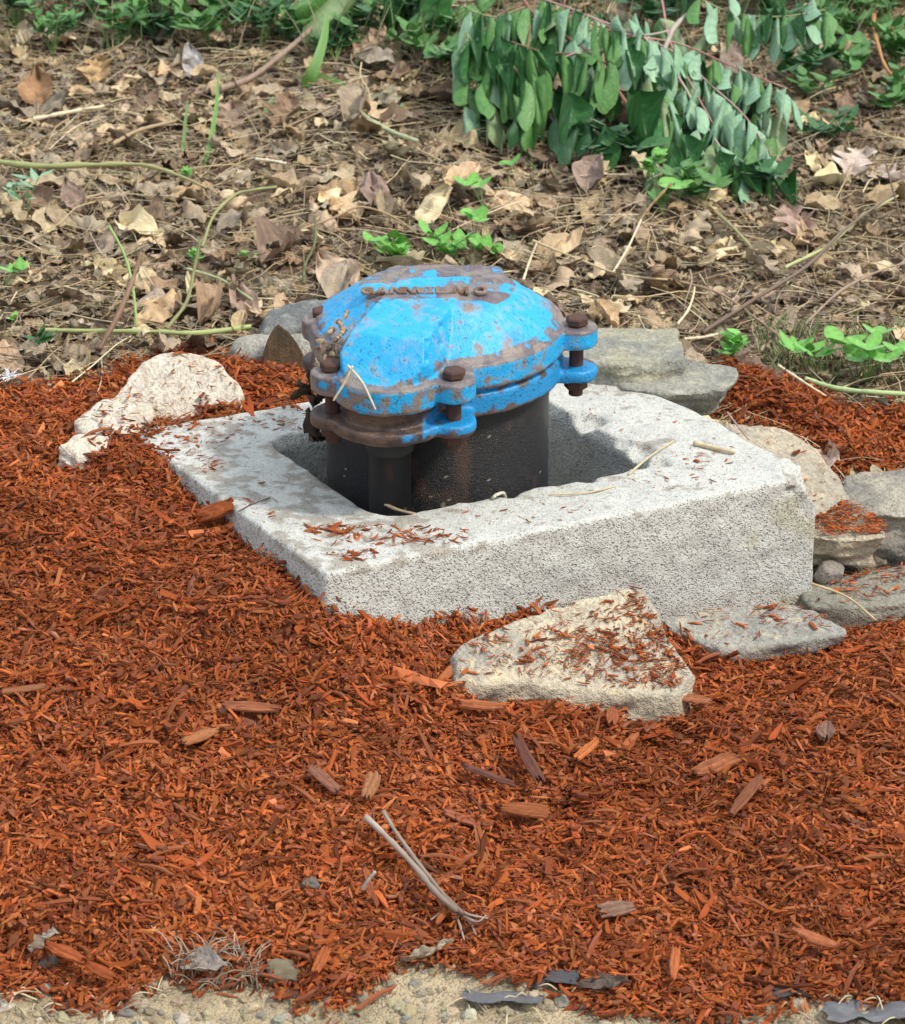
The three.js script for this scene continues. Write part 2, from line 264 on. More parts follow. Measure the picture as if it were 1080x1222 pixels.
// ───────────────────────── the concrete block ─────────────────────────
const concreteTex = tex(1024, (u, v, i, j) => { const g = h3(i >> 1, j >> 1, 5), big = tnoise(u, v, 170, 8), mid = tnoise(u, v, 60, 3), pit = tnoise(u, v, 300, 9); let c = 0.84 + 0.16 * (big - 0.5) + 0.16 * (g - 0.5) + 0.12 * (mid - 0.5); if (pit > 0.80) c -= 0.30; if (pit < 0.10) c += 0.12; if (big > .86) c -= .10; return c; });
concreteTex.repeat.set(4, 4);
const concreteMat = std({ map: concreteTex, bumpMap: concreteTex, bumpScale: 0.0016, roughness: 0.95 });
{
  const L = 0.436, D = 0.356, LOW = -0.08;
  const f = (x, y, zz) => {
    const v = -zz;
    const qx = Math.abs(x - L / 2) - L / 2 + 0.004, qy = Math.abs(y - (TOP + LOW) / 2) - (TOP - LOW) / 2 + 0.004, qz = Math.abs(v - D / 2) - D / 2 + 0.004;
    let d = Math.hypot(Math.max(qx, 0), Math.max(qy, 0), Math.max(qz, 0)) + Math.min(Math.max(qx, qy, qz), 0) - 0.004;
    // the flue hole
    const hu0 = .090, hu1 = .337, hv0 = .083, hv1 = .282, r = .022, hx = Math.abs(x - (hu0 + hu1) / 2) - (hu1 - hu0) / 2 + r, hz = Math.abs(v - (hv0 + hv1) / 2) - (hv1 - hv0) / 2 + r;
    let hole = Math.hypot(Math.max(hx, 0), Math.max(hz, 0)) + Math.min(Math.max(hx, hz), 0) - r;
    if (Math.max(d, -hole) > 0.05 || Math.max(d, -hole) < -0.05) return Math.max(d, -hole);
    hole += 0.0014 * fbm(x * 70, y * 40, v * 70, 3);
    // broken bits of the rim on the right, and a worn lip
    const bite = (bx, bv, br) => { const q = Math.hypot(x - bx, (y - TOP) * 1.3, v - bv) - br; hole = smin(hole, q + 0.002 * fbm(x * 150, y * 150, v * 150, 2), 0.0015); };
    bite(.340, .118, .012); bite(.338, .140, .007); bite(.342, .2, .014); bite(.337, .085, .008); bite(.2, .081, .005); bite(.27, .08, .005);
    hole = Math.min(hole, hole - 0.004 * smoothstep(y, TOP - 0.012, TOP));
    d = smax(d, -hole, 0.0025);
    // the corner nearest the right is broken away and rough
    const rough = fbm(x * 60, y * 60, v * 60, 3);
    const ch = ((x - L) * 0.52 + (y - TOP) * 0.62 - v * 0.6) / 1.0 + 0.016 + 0.009 * rough;
    d = smax(d, ch, 0.006);
    const ch2 = ((x - L) * 0.8 - v * 0.62) - 0.004 + 0.004 * rough; d = smax(d, ch2, 0.005);
    const ch3 = ((x - L) * 0.75 + (y - TOP) * 0.7) + 0.001 + 0.005 * fbm(x * 40, 3, v * 40, 2); d = smax(d, ch3, 0.004);
    const worn = ch > -0.012 ? 1 : 0.0;
    d += 0.0010 * noise(x * 90, y * 90, v * 90) + 0.0006 * fbm(x * 22, y * 22, v * 22, 2) + worn * 0.0030 * noise(x * 190, y * 190, v * 190);
    // the front upper edge is ragged
    const fe = Math.hypot(Math.max(0, v) * 1, TOP - y); if (fe < 0.014) d += (0.014 - fe) * 0.08 * (0.3 + fbm(x * 110, 2, 5, 2));
    return d;
  };
  const col = (x, y, zz, nx, ny, nz) => {
    const v = -zz, n = fbm(x * 30, y * 30, v * 30, 3), n2 = fbm(x * 120, y * 120, v * 120, 2);
    let c = [.62, .625, .58];
    // grey dirt ground into the left part of the top, with an outline and grain of its own
    const dirt = smoothstep(0.7 * fbm(x * 48 + 3, 1, v * 48, 4) + 0.9 * n2 + (x < 0.13 ? 0.02 : -0.34) - (y < TOP - 0.008 ? 0.9 : 0), 0.0, 0.16);
    c = c.map((q, i) => lerp(q, [.27, .22, .165][i], dirt * 0.6));
    const moss = smoothstep((x - 0.40) * 9 + n, 0.1, 0.5) * (y < TOP - 0.015 ? 1 : 0.25); c = c.map((q, i) => lerp(q, [.50, .49, .36][i], moss * 0.8));
    return c.map((q) => q * (1 + 0.10 * n));
  };
  const g = nets(f, [-0.012, LOW - 0.012, -D - 0.012], [L + 0.012, TOP + 0.014, 0.014], 0.0025, col);
  const cutTex = tex(1024, (u, v, i, j) => { const k = h3(i >> 1, j >> 1, 15), big = tnoise(u, v, 150, 18), pit = tnoise(u, v, 250, 19), p2 = tnoise(u, v, 120, 20); let c = 0.88 + 0.18 * (big - 0.5) + 0.16 * (k - 0.5); if (pit > 0.70) c -= 0.46 * (pit - 0.60) * 2.4; if (p2 > .85) c -= .2; if (pit < .1) c += .1; return c; }); cutTex.repeat.set(4.3, 4.3);
  const cutMat = std({ map: cutTex, bumpMap: cutTex, bumpScale: 0.0022, roughness: 0.95 });   // sawn open-grained sides, trowelled top
  { const N = g.attributes.normal, T = [], O = []; for (let t = 0; t < N.count; t += 3) (N.getY(t) > 0.6 ? T : O).push(t, t + 1, t + 2); g.setIndex(T.concat(O)); g.addGroup(0, T.length, 0); g.addGroup(T.length, O.length, 1); }
  const b = mesh('concrete_block', g, [concreteMat, cutMat]); b.position.copy(BO); b.rotation.y = BROT;
  tag(b, 'pale grey concrete block with a square hole and one crumbled corner, round the blue-capped pipe', 'concrete block');
}

// ───────────────────────── the capped well pipe ─────────────────────────
const well = group('capped_pipe', V(0, TOP, 0)); well.rotation.x = 0.08;
tag(well, 'rusty blue cast iron cap bolted on a black steel pipe in the concrete block', 'pipe cap');
const paintTex = tex(512, (u, v, i, j) => { const a = tnoise(u, v, 210, 4), b = tnoise(u, v, 60, 6); return a + 0.35 * b > 1.02 ? [0.55, 0.48, 0.45] : [0.95 + 0.05 * b, 0.95 + 0.05 * b, 0.95 + 0.05 * b]; });
paintTex.repeat.set(5, 5);
const ironBump = tex(512, (u, v) => 0.4 + 0.4 * tnoise(u, v, 90, 14) + 0.3 * tnoise(u, v, 200, 15)); ironBump.repeat.set(8, 8);
const capMat = std({ roughness: 0.5, bumpMap: ironBump, bumpScale: 0.0006, map: paintTex });
const rustMat = std({ roughness: 0.85, bumpMap: ironBump, bumpScale: 0.0008 });
const FY = 0.119;                                       // flange top above the block
const BOLTS = [[-.090, -.006], [-.079, .101], [.013, .116], [.109, .010]];
const LOBE = [-.036, .103];
function outline(x, z, R, lobeR, lugR, lugs = true) {
  let d = Math.hypot(x, z) - R;
  const t = clamp((x * LOBE[0] + z * LOBE[1]) / (LOBE[0] ** 2 + LOBE[1] ** 2), 0, 1);
  d = smin(d, Math.hypot(x - LOBE[0] * t, z - LOBE[1] * t) - lobeR, 0.014);
  if (lugs) for (const [bx, bz] of BOLTS) { const q = Math.hypot(bx, bz), s = clamp((x * bx + z * bz) / (q * q), 0.8, 1); d = smin(d, Math.hypot(x - bx * s, z - bz * s) - lugR, 0.006); }
  return d;
}
const BLUE = [.012, .37, .74], BLUE2 = [.010, .25, .56], RUST = [.14, .075, .045], DUST = [.25, .175, .11], DARK = [.05, .033, .03];
const mix = (a, b, t) => a.map((v, i) => lerp(v, b[i], t));
const E1 = [-.33, .944];
{
  const roundBox = (d2, y, y0, y1, r) => { const qy = Math.abs(y - (y0 + y1) / 2) - (y1 - y0) / 2 + r, q = d2 + r; return Math.hypot(Math.max(q, 0), Math.max(qy, 0)) + Math.min(Math.max(q, qy), 0) - r; };
  const dome = (x, z) => {
    // flat-topped hill: an oval plateau with straight sloping sides, and a squared spout towards the small pipe
    const ro = Math.hypot(x, z), fx = Math.hypot(x / 0.060, (z - 0.008) / 0.047);
    let h = smin((0.0975 - ro) * 0.80, 0.0315 + Math.max(0, 1 - fx) * 0.001, 0.004);
    const q = 0.0315 + (1 - fx) * 0.040; h = smin(h, Math.max(q, (0.0975 - ro) * 0.55), 0.004);
    const t = x * E1[0] + z * E1[1], s = x * E1[1] - z * E1[0];
    let sp = Math.min(0.0345 - (t - 0.03) * 0.075, (0.1392 - t) * 1.05);
    sp = smin(sp, (0.0385 - Math.abs(s)) * 3.2, 0.002);
    if (t > -0.01) h = smax(h, sp, 0.0016);
    return h;
  };
  const f = (x, y, z) => {
    const d2 = outline(x, z, 0.1, 0.0425, 0.0165, false);
    let d = roundBox(d2, y, -0.021, 0.0, 0.0028);
    const l2 = outline(x, z, 0.09, 0.036, 0.0165, true); d = smin(d, roundBox(l2, y, -0.017, -0.001, 0.0025), 0.003);
    const hh = (y - dome(x, z)) * 0.8; d = smin(d, Math.max(hh, d2 + 0.006, -y - 0.01), 0.003);
    // raised rib across the back of the top
    const rb = Math.hypot(Math.max(Math.abs(x - 0.006) - 0.036, 0), Math.max(Math.abs(z + 0.014) - 0.008, 0)) - 0.010; d = smin(d, Math.max(rb, Math.abs(y - 0.0285) - 0.0046), 0.0015);
    // scored groove down the left of the spout
    return d + 0.0004 * noise(x * 160, y * 160, z * 160);
  };
  const col = (x, y, z, nx, ny, nz) => {
    const n = fbm(x * 34, y * 34 + 5, z * 34, 3), n2 = fbm(x * 130, y * 130, z * 130, 2), n3 = noise(x * 300, y * 300, z * 300);
    let r = -0.27 + 0.40 * n + 0.55 * n2 + 0.12 * n3;
    const top = y > 0.0285;
    if (top) r += (z < 0.004 ? 0.5 : z > 0.022 && z < 0.042 && x > -0.075 ? 0.55 : 0.08) + (x > 0.0 && z < 0.042 ? 0.3 : 0);
    const d2 = outline(x, z, 0.1, 0.0425, 0.0165, false);
    if (y > -0.003 && y < 0.010 && d2 > -0.010) r += 0.50 - 0.03 * Math.max(0, y * 1000 - 3);              // dust and rust along the foot of the dome
    if (y > 0.0 && y < 0.02 && x > 0.02) r += 0.14 - 9 * Math.max(0, y - 0.004);
    if (d2 > 0.002 && y > -0.004) r += 0.5;                                // the lugs
    if (y < -0.017) r += 0.45; if (Math.abs(y + 0.0012) < 0.0018 && d2 > -0.004) r += 0.35; if (y < -0.004 && y > -0.018) r += 0.06 + (z > 0.05 && x < 0.02 ? 0.24 : 0); if (y < -0.0215) r += 0.5;
    if (x < -0.075 && y < -0.002) r += 0.4;
    const gt = x * E1[0] + z * E1[1], gs = x * E1[1] - z * E1[0]; if (y > 0.003 && gt > 0.035 && gt < 0.115 && Math.abs(Math.abs(gs) - 0.0385) < 0.0022) r += gs < 0 ? 0.36 : 0.16;   // rust in the seam along the spout
    if (Math.abs(ny) < 0.5 && y < -0.002) r += 0.16 * n2 + 0.08;
    const rust = smoothstep(r + 0.10 * n3, -0.05, 0.22), dusty = smoothstep(n2 + 0.3 * n, -0.3, 0.4);
    let c = mix(BLUE, BLUE2, smoothstep(n, 0.15, 0.4) * 0.6);
    c = mix(c, mix(RUST, DUST, dusty), rust * 0.9);
    const speck = n2 * 0.6 + n3 * 0.5 - (y < 0.022 && z > 0.02 ? 0.26 : 0.40); if (rust < 0.6) c = mix(c, [.16, .15, .15], smoothstep(speck, 0, .16) * 0.75);
    c = mix(c, [.22, .40, .54], (1 - rust) * 0.55 * smoothstep(n2 + 0.4 * n + .3 * n3, -.15, .5));
    return c;
  };
  const cap = mesh('cap_lid', nets(f, [-.13, -.026, -.135], [.132, .042, .156], 0.0017, col), capMat, well); cap.position.y = FY;
  // the lower flange clamped under the lid
  const f2 = (x, y, z) => {
    const d2 = Math.hypot(x, z) - 0.0985;
    let d = roundBox(d2, y, -0.044, -0.0245, 0.003);
    const l2 = outline(x, z, 0.093, 0.0455, 0.0172, true); d = smin(d, roundBox(l2, y, -0.0445, -0.0345, 0.0025), 0.003);
    d = Math.min(d, Math.max(outline(x, z, 0.094, 0.036, 0, false), Math.abs(y + 0.029) - 0.010));
    return d + 0.0004 * noise(x * 160, y * 160, z * 160);
  };
  const col2 = (x, y, z) => {
    const n = fbm(x * 40 + 9, y * 40, z * 40, 3), n2 = fbm(x * 150, y * 150, z * 150, 2);
    let r = -0.02 + 0.55 * n + 0.25 * n2; if (x < -0.01) r += 0.42; if (y < -0.040 || y > -0.027) r += 0.3; if (x > 0.03 && z > 0) r -= 0.10; r += 0.12 * noise(x * 280, y * 280, z * 280);
    return mix(BLUE2, mix(DARK, [.12, .075, .055], smoothstep(n2 + n, -0.3, 0.5)), smoothstep(r, 0, 0.16));
  };
  const low = mesh('lower_flange', nets(f2, [-.134, -.05, -.138], [.136, -.014, .16], 0.0019, col2), capMat, well); low.position.y = FY;
  // cast letters, worn and rusted over
  const font = await new FontLoader().loadAsync('fonts/droid/droid_sans_bold.typeface.json');
  const letters = [['G', -.0555], ['A', -.0435], ['N', -.0335], ['N', -.0235], ['V', -.0135], ['I', -.0045], ['L', .0015], ['I', .0095], ['M', .0150], ['O', .0315]];
  const gs = letters.map(([ch, x]) => { const g = new TextGeometry(ch, { font, size: 0.0115, depth: 0.0013, curveSegments: 4, bevelEnabled: true, bevelSize: 0.0004, bevelThickness: 0.0006, bevelSegments: 1 }); g.rotateX(-Math.PI / 2); g.translate(x, 0, 0); const q = paint(g, [1, 1, 1]); const P = q.attributes.position, C = q.attributes.color; for (let i = 0; i < P.count; i++) C.setXYZ(i, ...mix(RUST, mix(DUST, BLUE2, 0.1), smoothstep(fbm(P.getX(i) * 90, 2, P.getZ(i) * 90, 2), -.3, .3))); return q; });
  const lt = mesh('lettering', mergeGeometries(gs.map((g) => g.index ? g.toNonIndexed() : g)), rustMat, well); lt.position.set(-0.004, FY + 0.0336, 0.0335); lt.rotation.x = 0.02;
  // pipes
  const tube = (r, y0, y1, seg, rows, color, ro) => {
    const g = new THREE.CylinderGeometry(r, r, y1 - y0, seg, rows, true); g.translate(0, (y0 + y1) / 2, 0);
    const P = g.attributes.position, C = new Float32Array(P.count * 3); for (let i = 0; i < P.count; i++) { const x = P.getX(i), y = P.getY(i), z = P.getZ(i), k = 1 + ro * fbm(x * 60, y * 40, z * 60, 3) / r; P.setX(i, x * k); P.setZ(i, z * k); C.set(color(x, y, z), i * 3); }
    g.setAttribute('color', new THREE.BufferAttribute(C, 3)); g.computeVertexNormals(); return g;
  };
  const black = (rustx) => (x, y, z) => {
    const n = fbm(x * 45 + 2, y * 22, z * 45, 3), n2 = fbm(x * 160, y * 120, z * 160, 2), n3 = noise(x * 420, y * 300, z * 420);
    let c = mix([.008, .008, .010], [.055, .030, .021], smoothstep(n + 0.3 * n2 + rustx(x, z), 0.0, 0.35));
    if (n3 > 0.88) c = [.42, .36, .28]; return c;
  };
  const pipeMat = std({ roughness: 0.36, bumpMap: ironBump, bumpScale: 0.0014 });
  const casing = mesh('casing', tube(0.0885, -0.2, FY - 0.036, 240, 200, black((x) => x > 0.025 ? -0.30 : -0.02), 0.0006), pipeMat, well);
  const conduit = mesh('conduit', tube(0.0163, -0.2, FY - 0.058, 48, 120, black(() => -0.3), 0.0004), pipeMat, well); conduit.position.set(LOBE[0], 0, LOBE[1] - 0.003);
  const collar = mesh('coupling', tube(0.0182, FY - 0.066, FY - 0.036, 48, 12, (x, y, z) => mix([.055, .058, .062], [.022, .02, .019], smoothstep(fbm(x * 90, y * 90, z * 90), -.2, .5)), 0.0006), rustMat, well); collar.position.copy(conduit.position);
  // bolts
  const rusty = (g) => { const q = g.index ? g.toNonIndexed() : g; const P = q.attributes.position, C = new Float32Array(P.count * 3); for (let i = 0; i < P.count; i++) C.set(mix([.085, .05, .046], [.16, .075, .05], smoothstep(fbm(P.getX(i) * 200, P.getY(i) * 200, P.getZ(i) * 200, 2), -.4, .5)), i * 3); q.setAttribute('color', new THREE.BufferAttribute(C, 3)); return q; };
  const hex = (r, h) => { const p = [[0, 0], [r * 0.97, 0], [r, h * 0.1], [r, h * 0.78], [r * 0.86, h], [0, h]].map(([a, b]) => new THREE.Vector2(a, b)); const g = new THREE.LatheGeometry(p, 6).toNonIndexed(); g.computeVertexNormals(); return rusty(g); };
  const head = hex(0.0090, 0.0058), nut = hex(0.0094, 0.0085), shank = rusty(new THREE.CylinderGeometry(0.0056, 0.0056, 0.06, 16, 4)), washer = rusty(new THREE.CylinderGeometry(0.0112, 0.0115, 0.0016, 20));
  BOLTS.forEach(([x, z], i) => {
    const b = new THREE.Group(); b.name = 'bolt'; b.position.set(x, FY, z); well.add(b);
    const hd = mesh('bolt_head', head, rustMat, b); hd.rotation.y = i * 0.37 + 0.1; hd.position.y = 0.0002;
    const sh = mesh('shank', shank, rustMat, b); sh.position.y = -0.0295;
    const nt = mesh('nut', nut, rustMat, b); nt.rotation.y = i * 0.81; nt.position.y = -0.0535;
  });
}

// ───────────────────────── stones ─────────────────────────
const stoneTex = tex(512, (u, v, i, j) => { const a = tnoise(u, v, 64, 21), b = tnoise(u, v, 150, 22), g = h3(i, j, 9); return 0.78 + 0.34 * (a - 0.5) + 0.34 * (b - 0.5) + 0.2 * (g - 0.5) - (b > .8 ? .25 : 0); }); stoneTex.repeat.set(7, 7);
const stoneMat = std({ map: stoneTex, bumpMap: stoneTex, bumpScale: 0.0024, roughness: 0.93 });
// a slab: its upper outline given where the photograph shows it, with its height at each corner
function slab(name, label, outlinePx, thick, { c1, c2, c3 = c1, rough = 0.004, strata = 0, seed = 1, edge = 0.002, under = 0, cell = 0.0023 }) {
  const P = outlinePx.map(([x, y, h]) => atY(x, y, h)), c = P.reduce((a, p) => a.add(p), V(0, 0, 0)).multiplyScalar(1 / P.length);
  let a = [0, 0, 0, 0, 0, 0, 0, 0, 0]; // plane by least squares
  const n = P.length; let sxx = 0, sxz = 0, szz = 0, sxy = 0, szy = 0; for (const p of P) { const x = p.x - c.x, z = p.z - c.z, y = p.y - c.y; sxx += x * x; sxz += x * z; szz += z * z; sxy += x * y; szy += z * y; }
  const det = sxx * szz - sxz * sxz, gx = (sxy * szz - szy * sxz) / det, gz = (szy * sxx - sxy * sxz) / det;
  const Q2 = P.map((p) => ({ x: p.x - c.x, z: p.z - c.z }));
  const xs = Q2.map((p) => p.x), zs = Q2.map((p) => p.z), pad = 0.014, top = Math.max(...P.map((p) => p.y)) - c.y + pad;
  const f = (x, y, z) => {
    const s = seed * 7.3, e = (0.005 * fbm(x * 26 + s, y * 60, z * 26, 2) + 0.003 * Math.abs(noise(x * 70 + s, y * 150, z * 70))) * (rough / 0.004);
    const yy = y - gx * x - gz * z, d2 = polySDF(x, z, Q2) + e + under * Math.max(0, -yy);
    const qy = Math.abs(yy + thick / 2) - thick / 2 + edge, q = d2 + edge;
    let d = Math.hypot(Math.max(q, 0), Math.max(qy, 0)) + Math.min(Math.max(q, qy), 0) - edge;
    if (Math.abs(d) > 0.03) return d;
    d += rough * 0.5 * fbm(x * 45 + s, y * 90, z * 45, 3) + rough * 0.6 * fbm(x * 14 + s, 3, z * 14, 2);
    if (strata) d += strata * noise(3, (yy + 0.004 * noise(x * 20, 1, z * 20)) * 330 + s, 1) * smoothstep(d2, -0.02, -0.002);
    return d;
  };
  const col = (x, y, z, nx, ny, nz) => { const p = fbm(x * 28 + seed, y * 28, z * 28, 3), q = fbm(x * 110, y * 160, z * 110, 2); return mix(mix(c1, c2, smoothstep(p, -.25, .35)), c3, smoothstep(q, 0.1, 0.5) * 0.7).map((v) => v * (1 + 0.15 * q)); };
  const g = nets(f, [Math.min(...xs) - pad, -thick - Math.abs(gx) * 0.1 - Math.abs(gz) * 0.1 - pad - (c.y - Math.min(...P.map((p) => p.y))), Math.min(...zs) - pad], [Math.max(...xs) + pad, top, Math.max(...zs) + pad], cell, col);
  const o = mesh(name, g, stoneMat); o.position.copy(c); o.userData.topAt = (x, z) => c.y + gx * (x - c.x) + gz * (z - c.z); o.userData.poly = P; return tag(o, label, 'stone');
}
// a lump: rounded, cut by a few random flats
function lump(name, label, at, half, yaw, { c1, c2, c3 = c1, rough = 0.005, seed = 1, flats = 9, cut = 0.82, cell = 0.0022, tilt = 0 }) {
  const R = rngOf(seed * 991 + 7), N = []; for (let i = 0; i < flats; i++) { const a = R() * 6.28, u = R() * 1.5 - 0.5; const s = Math.sqrt(Math.max(0, 1 - u * u)); N.push([Math.cos(a) * s, u, Math.sin(a) * s, cut + R() * 0.14]); }
  const m = Math.min(...half);
  const f = (x, y, z) => {
    const X = x / half[0], Y = y / half[1], Z = z / half[2]; let k = Math.hypot(X, Y, Z) - 1; for (const [a, b, c, d] of N) k = smax(k, a * X + b * Y + c * Z - d, 0.06);
    let d = k * m; if (Math.abs(d) > 0.03) return d;
    return d + rough * fbm(x * 26 + seed, y * 26, z * 26, 2) + rough * 0.4 * fbm(x * 90, y * 90 + seed, z * 90, 2);
  };
  const col = (x, y, z) => { const p = fbm(x * 30 + seed, y * 30, z * 30, 3), q = fbm(x * 100, y * 100, z * 100, 2); return mix(mix(c1, c2, smoothstep(p, -.2, .4)), c3, smoothstep(q, 0.12, 0.45) * 0.75).map((v) => v * (1 + 0.12 * q)); };
  const pd = 0.012, o = mesh(name, nets(f, half.map((h) => -h - pd), half.map((h) => h + pd), cell, col), stoneMat); o.position.copy(at); o.rotation.set(0, yaw, tilt); return tag(o, label, 'stone');
}
const TAN = { c1: [.58, .50, .37], c2: [.47, .42, .33], c3: [.34, .28, .20] }, GREY = { c1: [.42, .41, .34], c2: [.32, .32, .28], c3: [.50, .47, .37] }, WHITE = { c1: [.84, .76, .63], c2: [.74, .64, .50], c3: [.48, .40, .30] };
const S = {};
S.quartz = slab('stone', 'large cream white tilted rock behind the left corner of the concrete block', [[130, 464, .138], [150, 438, .152], [184, 422, .159], [222, 417, .161], [264, 424, .157], [290, 450, .143], [290, 478, .126], [250, 503, .112], [192, 506, .110], [148, 498, .116]], .06, { ...WHITE, seed: 3, rough: .0024, edge: .009, strata: 0, cell: .0018 });
S.quartz2 = slab('stone', 'long low cream rock half buried in mulch, left of the large white rock', [[86, 498, .132], [122, 474, .140], [160, 466, .143], [188, 482, .137], [176, 510, .124], [136, 528, .120], [98, 518, .124]], .04, { ...WHITE, seed: 5, rough: .003, edge: .005, strata: .0012, cell: .0018 });
S.quartz3 = slab('stone', 'smallest cream rock, lowest and leftmost of the white rocks in the mulch', [[72, 534, .121], [96, 516, .127], [132, 520, .123], [128, 536, .118], [92, 548, .116]], .03, { ...WHITE, seed: 8, rough: .004, edge: .004, strata: .0012, cell: .0016 });
S.back = lump('stone', 'dark grey angular rock behind the left side of the blue cap', atY(356, 396, .125), [.047, .03, .05], 0.5, { c1: [.25, .26, .25], c2: [.16, .17, .175], c3: [.4, .4, .35], seed: 12, flats: 12, cut: .68, rough: .004 });
S.back2 = lump('stone', 'pale grey rock low between the dark rock and the white rock', atY(306, 434, .118), [.034, .024, .03], 0.2, { c1: [.46, .44, .37], c2: [.36, .35, .3], seed: 15, flats: 10, cut: .7 });
S.back3 = lump('stone', 'pale speckled rock just left of the blue cap, behind the bark shard', atY(372, 430, .12), [.034, .024, .03], -0.3, { c1: [.52, .48, .4], c2: [.4, .36, .3], seed: 17, flats: 10, cut: .72 });
S.slabTop = slab('stone', 'flat grey green slab lying highest, right behind the blue cap', [[640, 385, .142], [700, 390, .142], [806, 391, .142], [812, 405, .142], [818, 426, .14], [740, 436, .14], [680, 430, .14], [640, 420, .142]], .03, { ...GREY, c1: [.44, .42, .30], seed: 21, strata: .0012, rough: .004 });
S.slabLow = slab('stone', 'thick grey layered slab beside the red mulch heap, behind the block', [[700, 428, .128], [815, 424, .128], [880, 440, .125], [876, 456, .124], [866, 466, .122], [800, 470, .122], [740, 462, .124]], .03, { ...GREY, seed: 24, strata: .0018, rough: .004, under: 0.5 });
S.tan = slab('stone', 'sloping tan slab against the right side of the concrete block', [[862, 505, .112], [900, 505, .108], [936, 515, .1], [965, 533, .09], [1002, 570, .074], [1014, 592, .068], [975, 612, .066], [935, 600, .07], [925, 560, .09]], .06, { ...TAN, seed: 27, strata: .0008, rough: .005 });
S.far = slab('stone', 'rough tan rock at the right edge of the photo, beyond the sloping slab', [[985, 588, .066], [1005, 562, .074], [1080, 553, .078], [1180, 556, .075], [1180, 625, .06], [1085, 622, .056], [1015, 616, .06]], .05, { c1: [.48, .44, .35], c2: [.3, .28, .24], c3: [.2, .18, .15], seed: 31, rough: .008, strata: .001 });
S.layer = slab('stone', 'layered tan rock topped with mulch, right of the block corner', [[930, 590, .064], [1000, 590, .064], [1050, 618, .06], [1064, 632, .058], [1060, 642, .056], [1000, 645, .056], [940, 636, .058]], .03, { ...TAN, seed: 34, strata: .0022, rough: .005, under: 0.4 });
S.chunk = lump('stone', 'small grey brown stone wedged low beside the block corner', atY(990, 684, .028), [.014, .010, .012], 0.6, { c1: [.33, .29, .25], c2: [.26, .22, .2], seed: 38, flats: 10, cut: .7, rough: .002, cell: .0012 });
S.base = slab('stone', 'flat grey slab lowest on the ground at the right, with a crack along its front', [[950, 702, .022], [1010, 686, .022], [1080, 674, .022], [1200, 674, .022], [1200, 718, .02], [1080, 722, .018], [1020, 727, .018], [968, 724, .02]], .026, { c1: [.36, .34, .27], c2: [.29, .28, .23], seed: 41, strata: .0012, rough: .003 });
S.front = slab('stone', 'broad cream and grey flat rock strewn with mulch in front of the block', [[538, 774, .064], [556, 762, .067], [600, 748, .071], [650, 726, .076], [758, 702, .079], [778, 720, .072], [796, 752, .060], [830, 800, .042], [810, 826, .033], [760, 831, .032], [690, 831, .034], [620, 820, .041], [572, 816, .046], [541, 806, .054]], .04, { c1: [.62, .55, .41], c2: [.46, .43, .36], c3: [.70, .58, .38], seed: 44, rough: .004, edge: .0025 });
S.front2 = slab('stone', 'thin grey slab with dark broken edge under the right end of the block front', [[790, 738, .040], [850, 727, .040], [920, 722, .040], [968, 722, .040], [1008, 752, .032], [968, 764, .030], [900, 774, .028], [860, 776, .029], [812, 760, .034]], .02, { c1: [.46, .44, .38], c2: [.36, .35, .31], c3: [.55, .5, .35], seed: 47, strata: .0014, rough: .004, under: 0.5 });

// ───────────────────────── red mulch ─────────────────────────
const onScreen = (p, m = 40) => { const d = p.clone().sub(CAM), z = d.dot(FW), x = PW / 2 + FPX * d.x / z, y = PH / 2 - FPX * d.dot(UP) / z; return x > -m && x < PW + m && y > -m && y < PH + m; };
const blocked = (x, z, m = 0.004) => { const [u, v] = world2block(x, z); return u > -m && u < .436 + m && v > -m && v < .356 + m; };
const MULCH = [[.30, .080, .023], [.35, .098, .029], [.24, .060, .017], [.31, .077, .021], [.19, .046, .015], [.39, .130, .048], [.13, .037, .016], [.27, .085, .039], [.33, .085, .024]];
function clump(seed, n, rad, lmin, lmax, wmin, wmax) {
  const R = rngOf(seed), gs = [];
  for (let i = 0; i < n; i++) {
    const l = lerp(lmin, lmax, R() * R()), w = lerp(wmin, wmax, R() * R()), g = tint(shred(R, l, w, w * (0.22 + 0.3 * R()), 0.9), vary(R, pick(R, MULCH), .28));
    const a = R() * 6.28, q = rad * Math.sqrt(R());
    g.applyMatrix4(new THREE.Matrix4().compose(V(Math.cos(a) * q, 0.0005 + R() * 0.006, Math.sin(a) * q), new THREE.Quaternion().setFromEuler(new THREE.Euler((R() - .5) * 0.9, R() * 6.28, (R() - .5) * 0.9, 'YXZ')), V(1, 1, 1))); gs.push(g);
  }
  return mergeGeometries(gs);
}
const woodBump = tex(256, (u, v) => 0.5 * tnoise(u, v, 16, 31) + 0.5 * tnoise(u, v, 64, 32));
const chipMat = new THREE.MeshPhysicalMaterial({ vertexColors: true, side: THREE.DoubleSide, roughness: 0.95, specularIntensity: 0.3 });
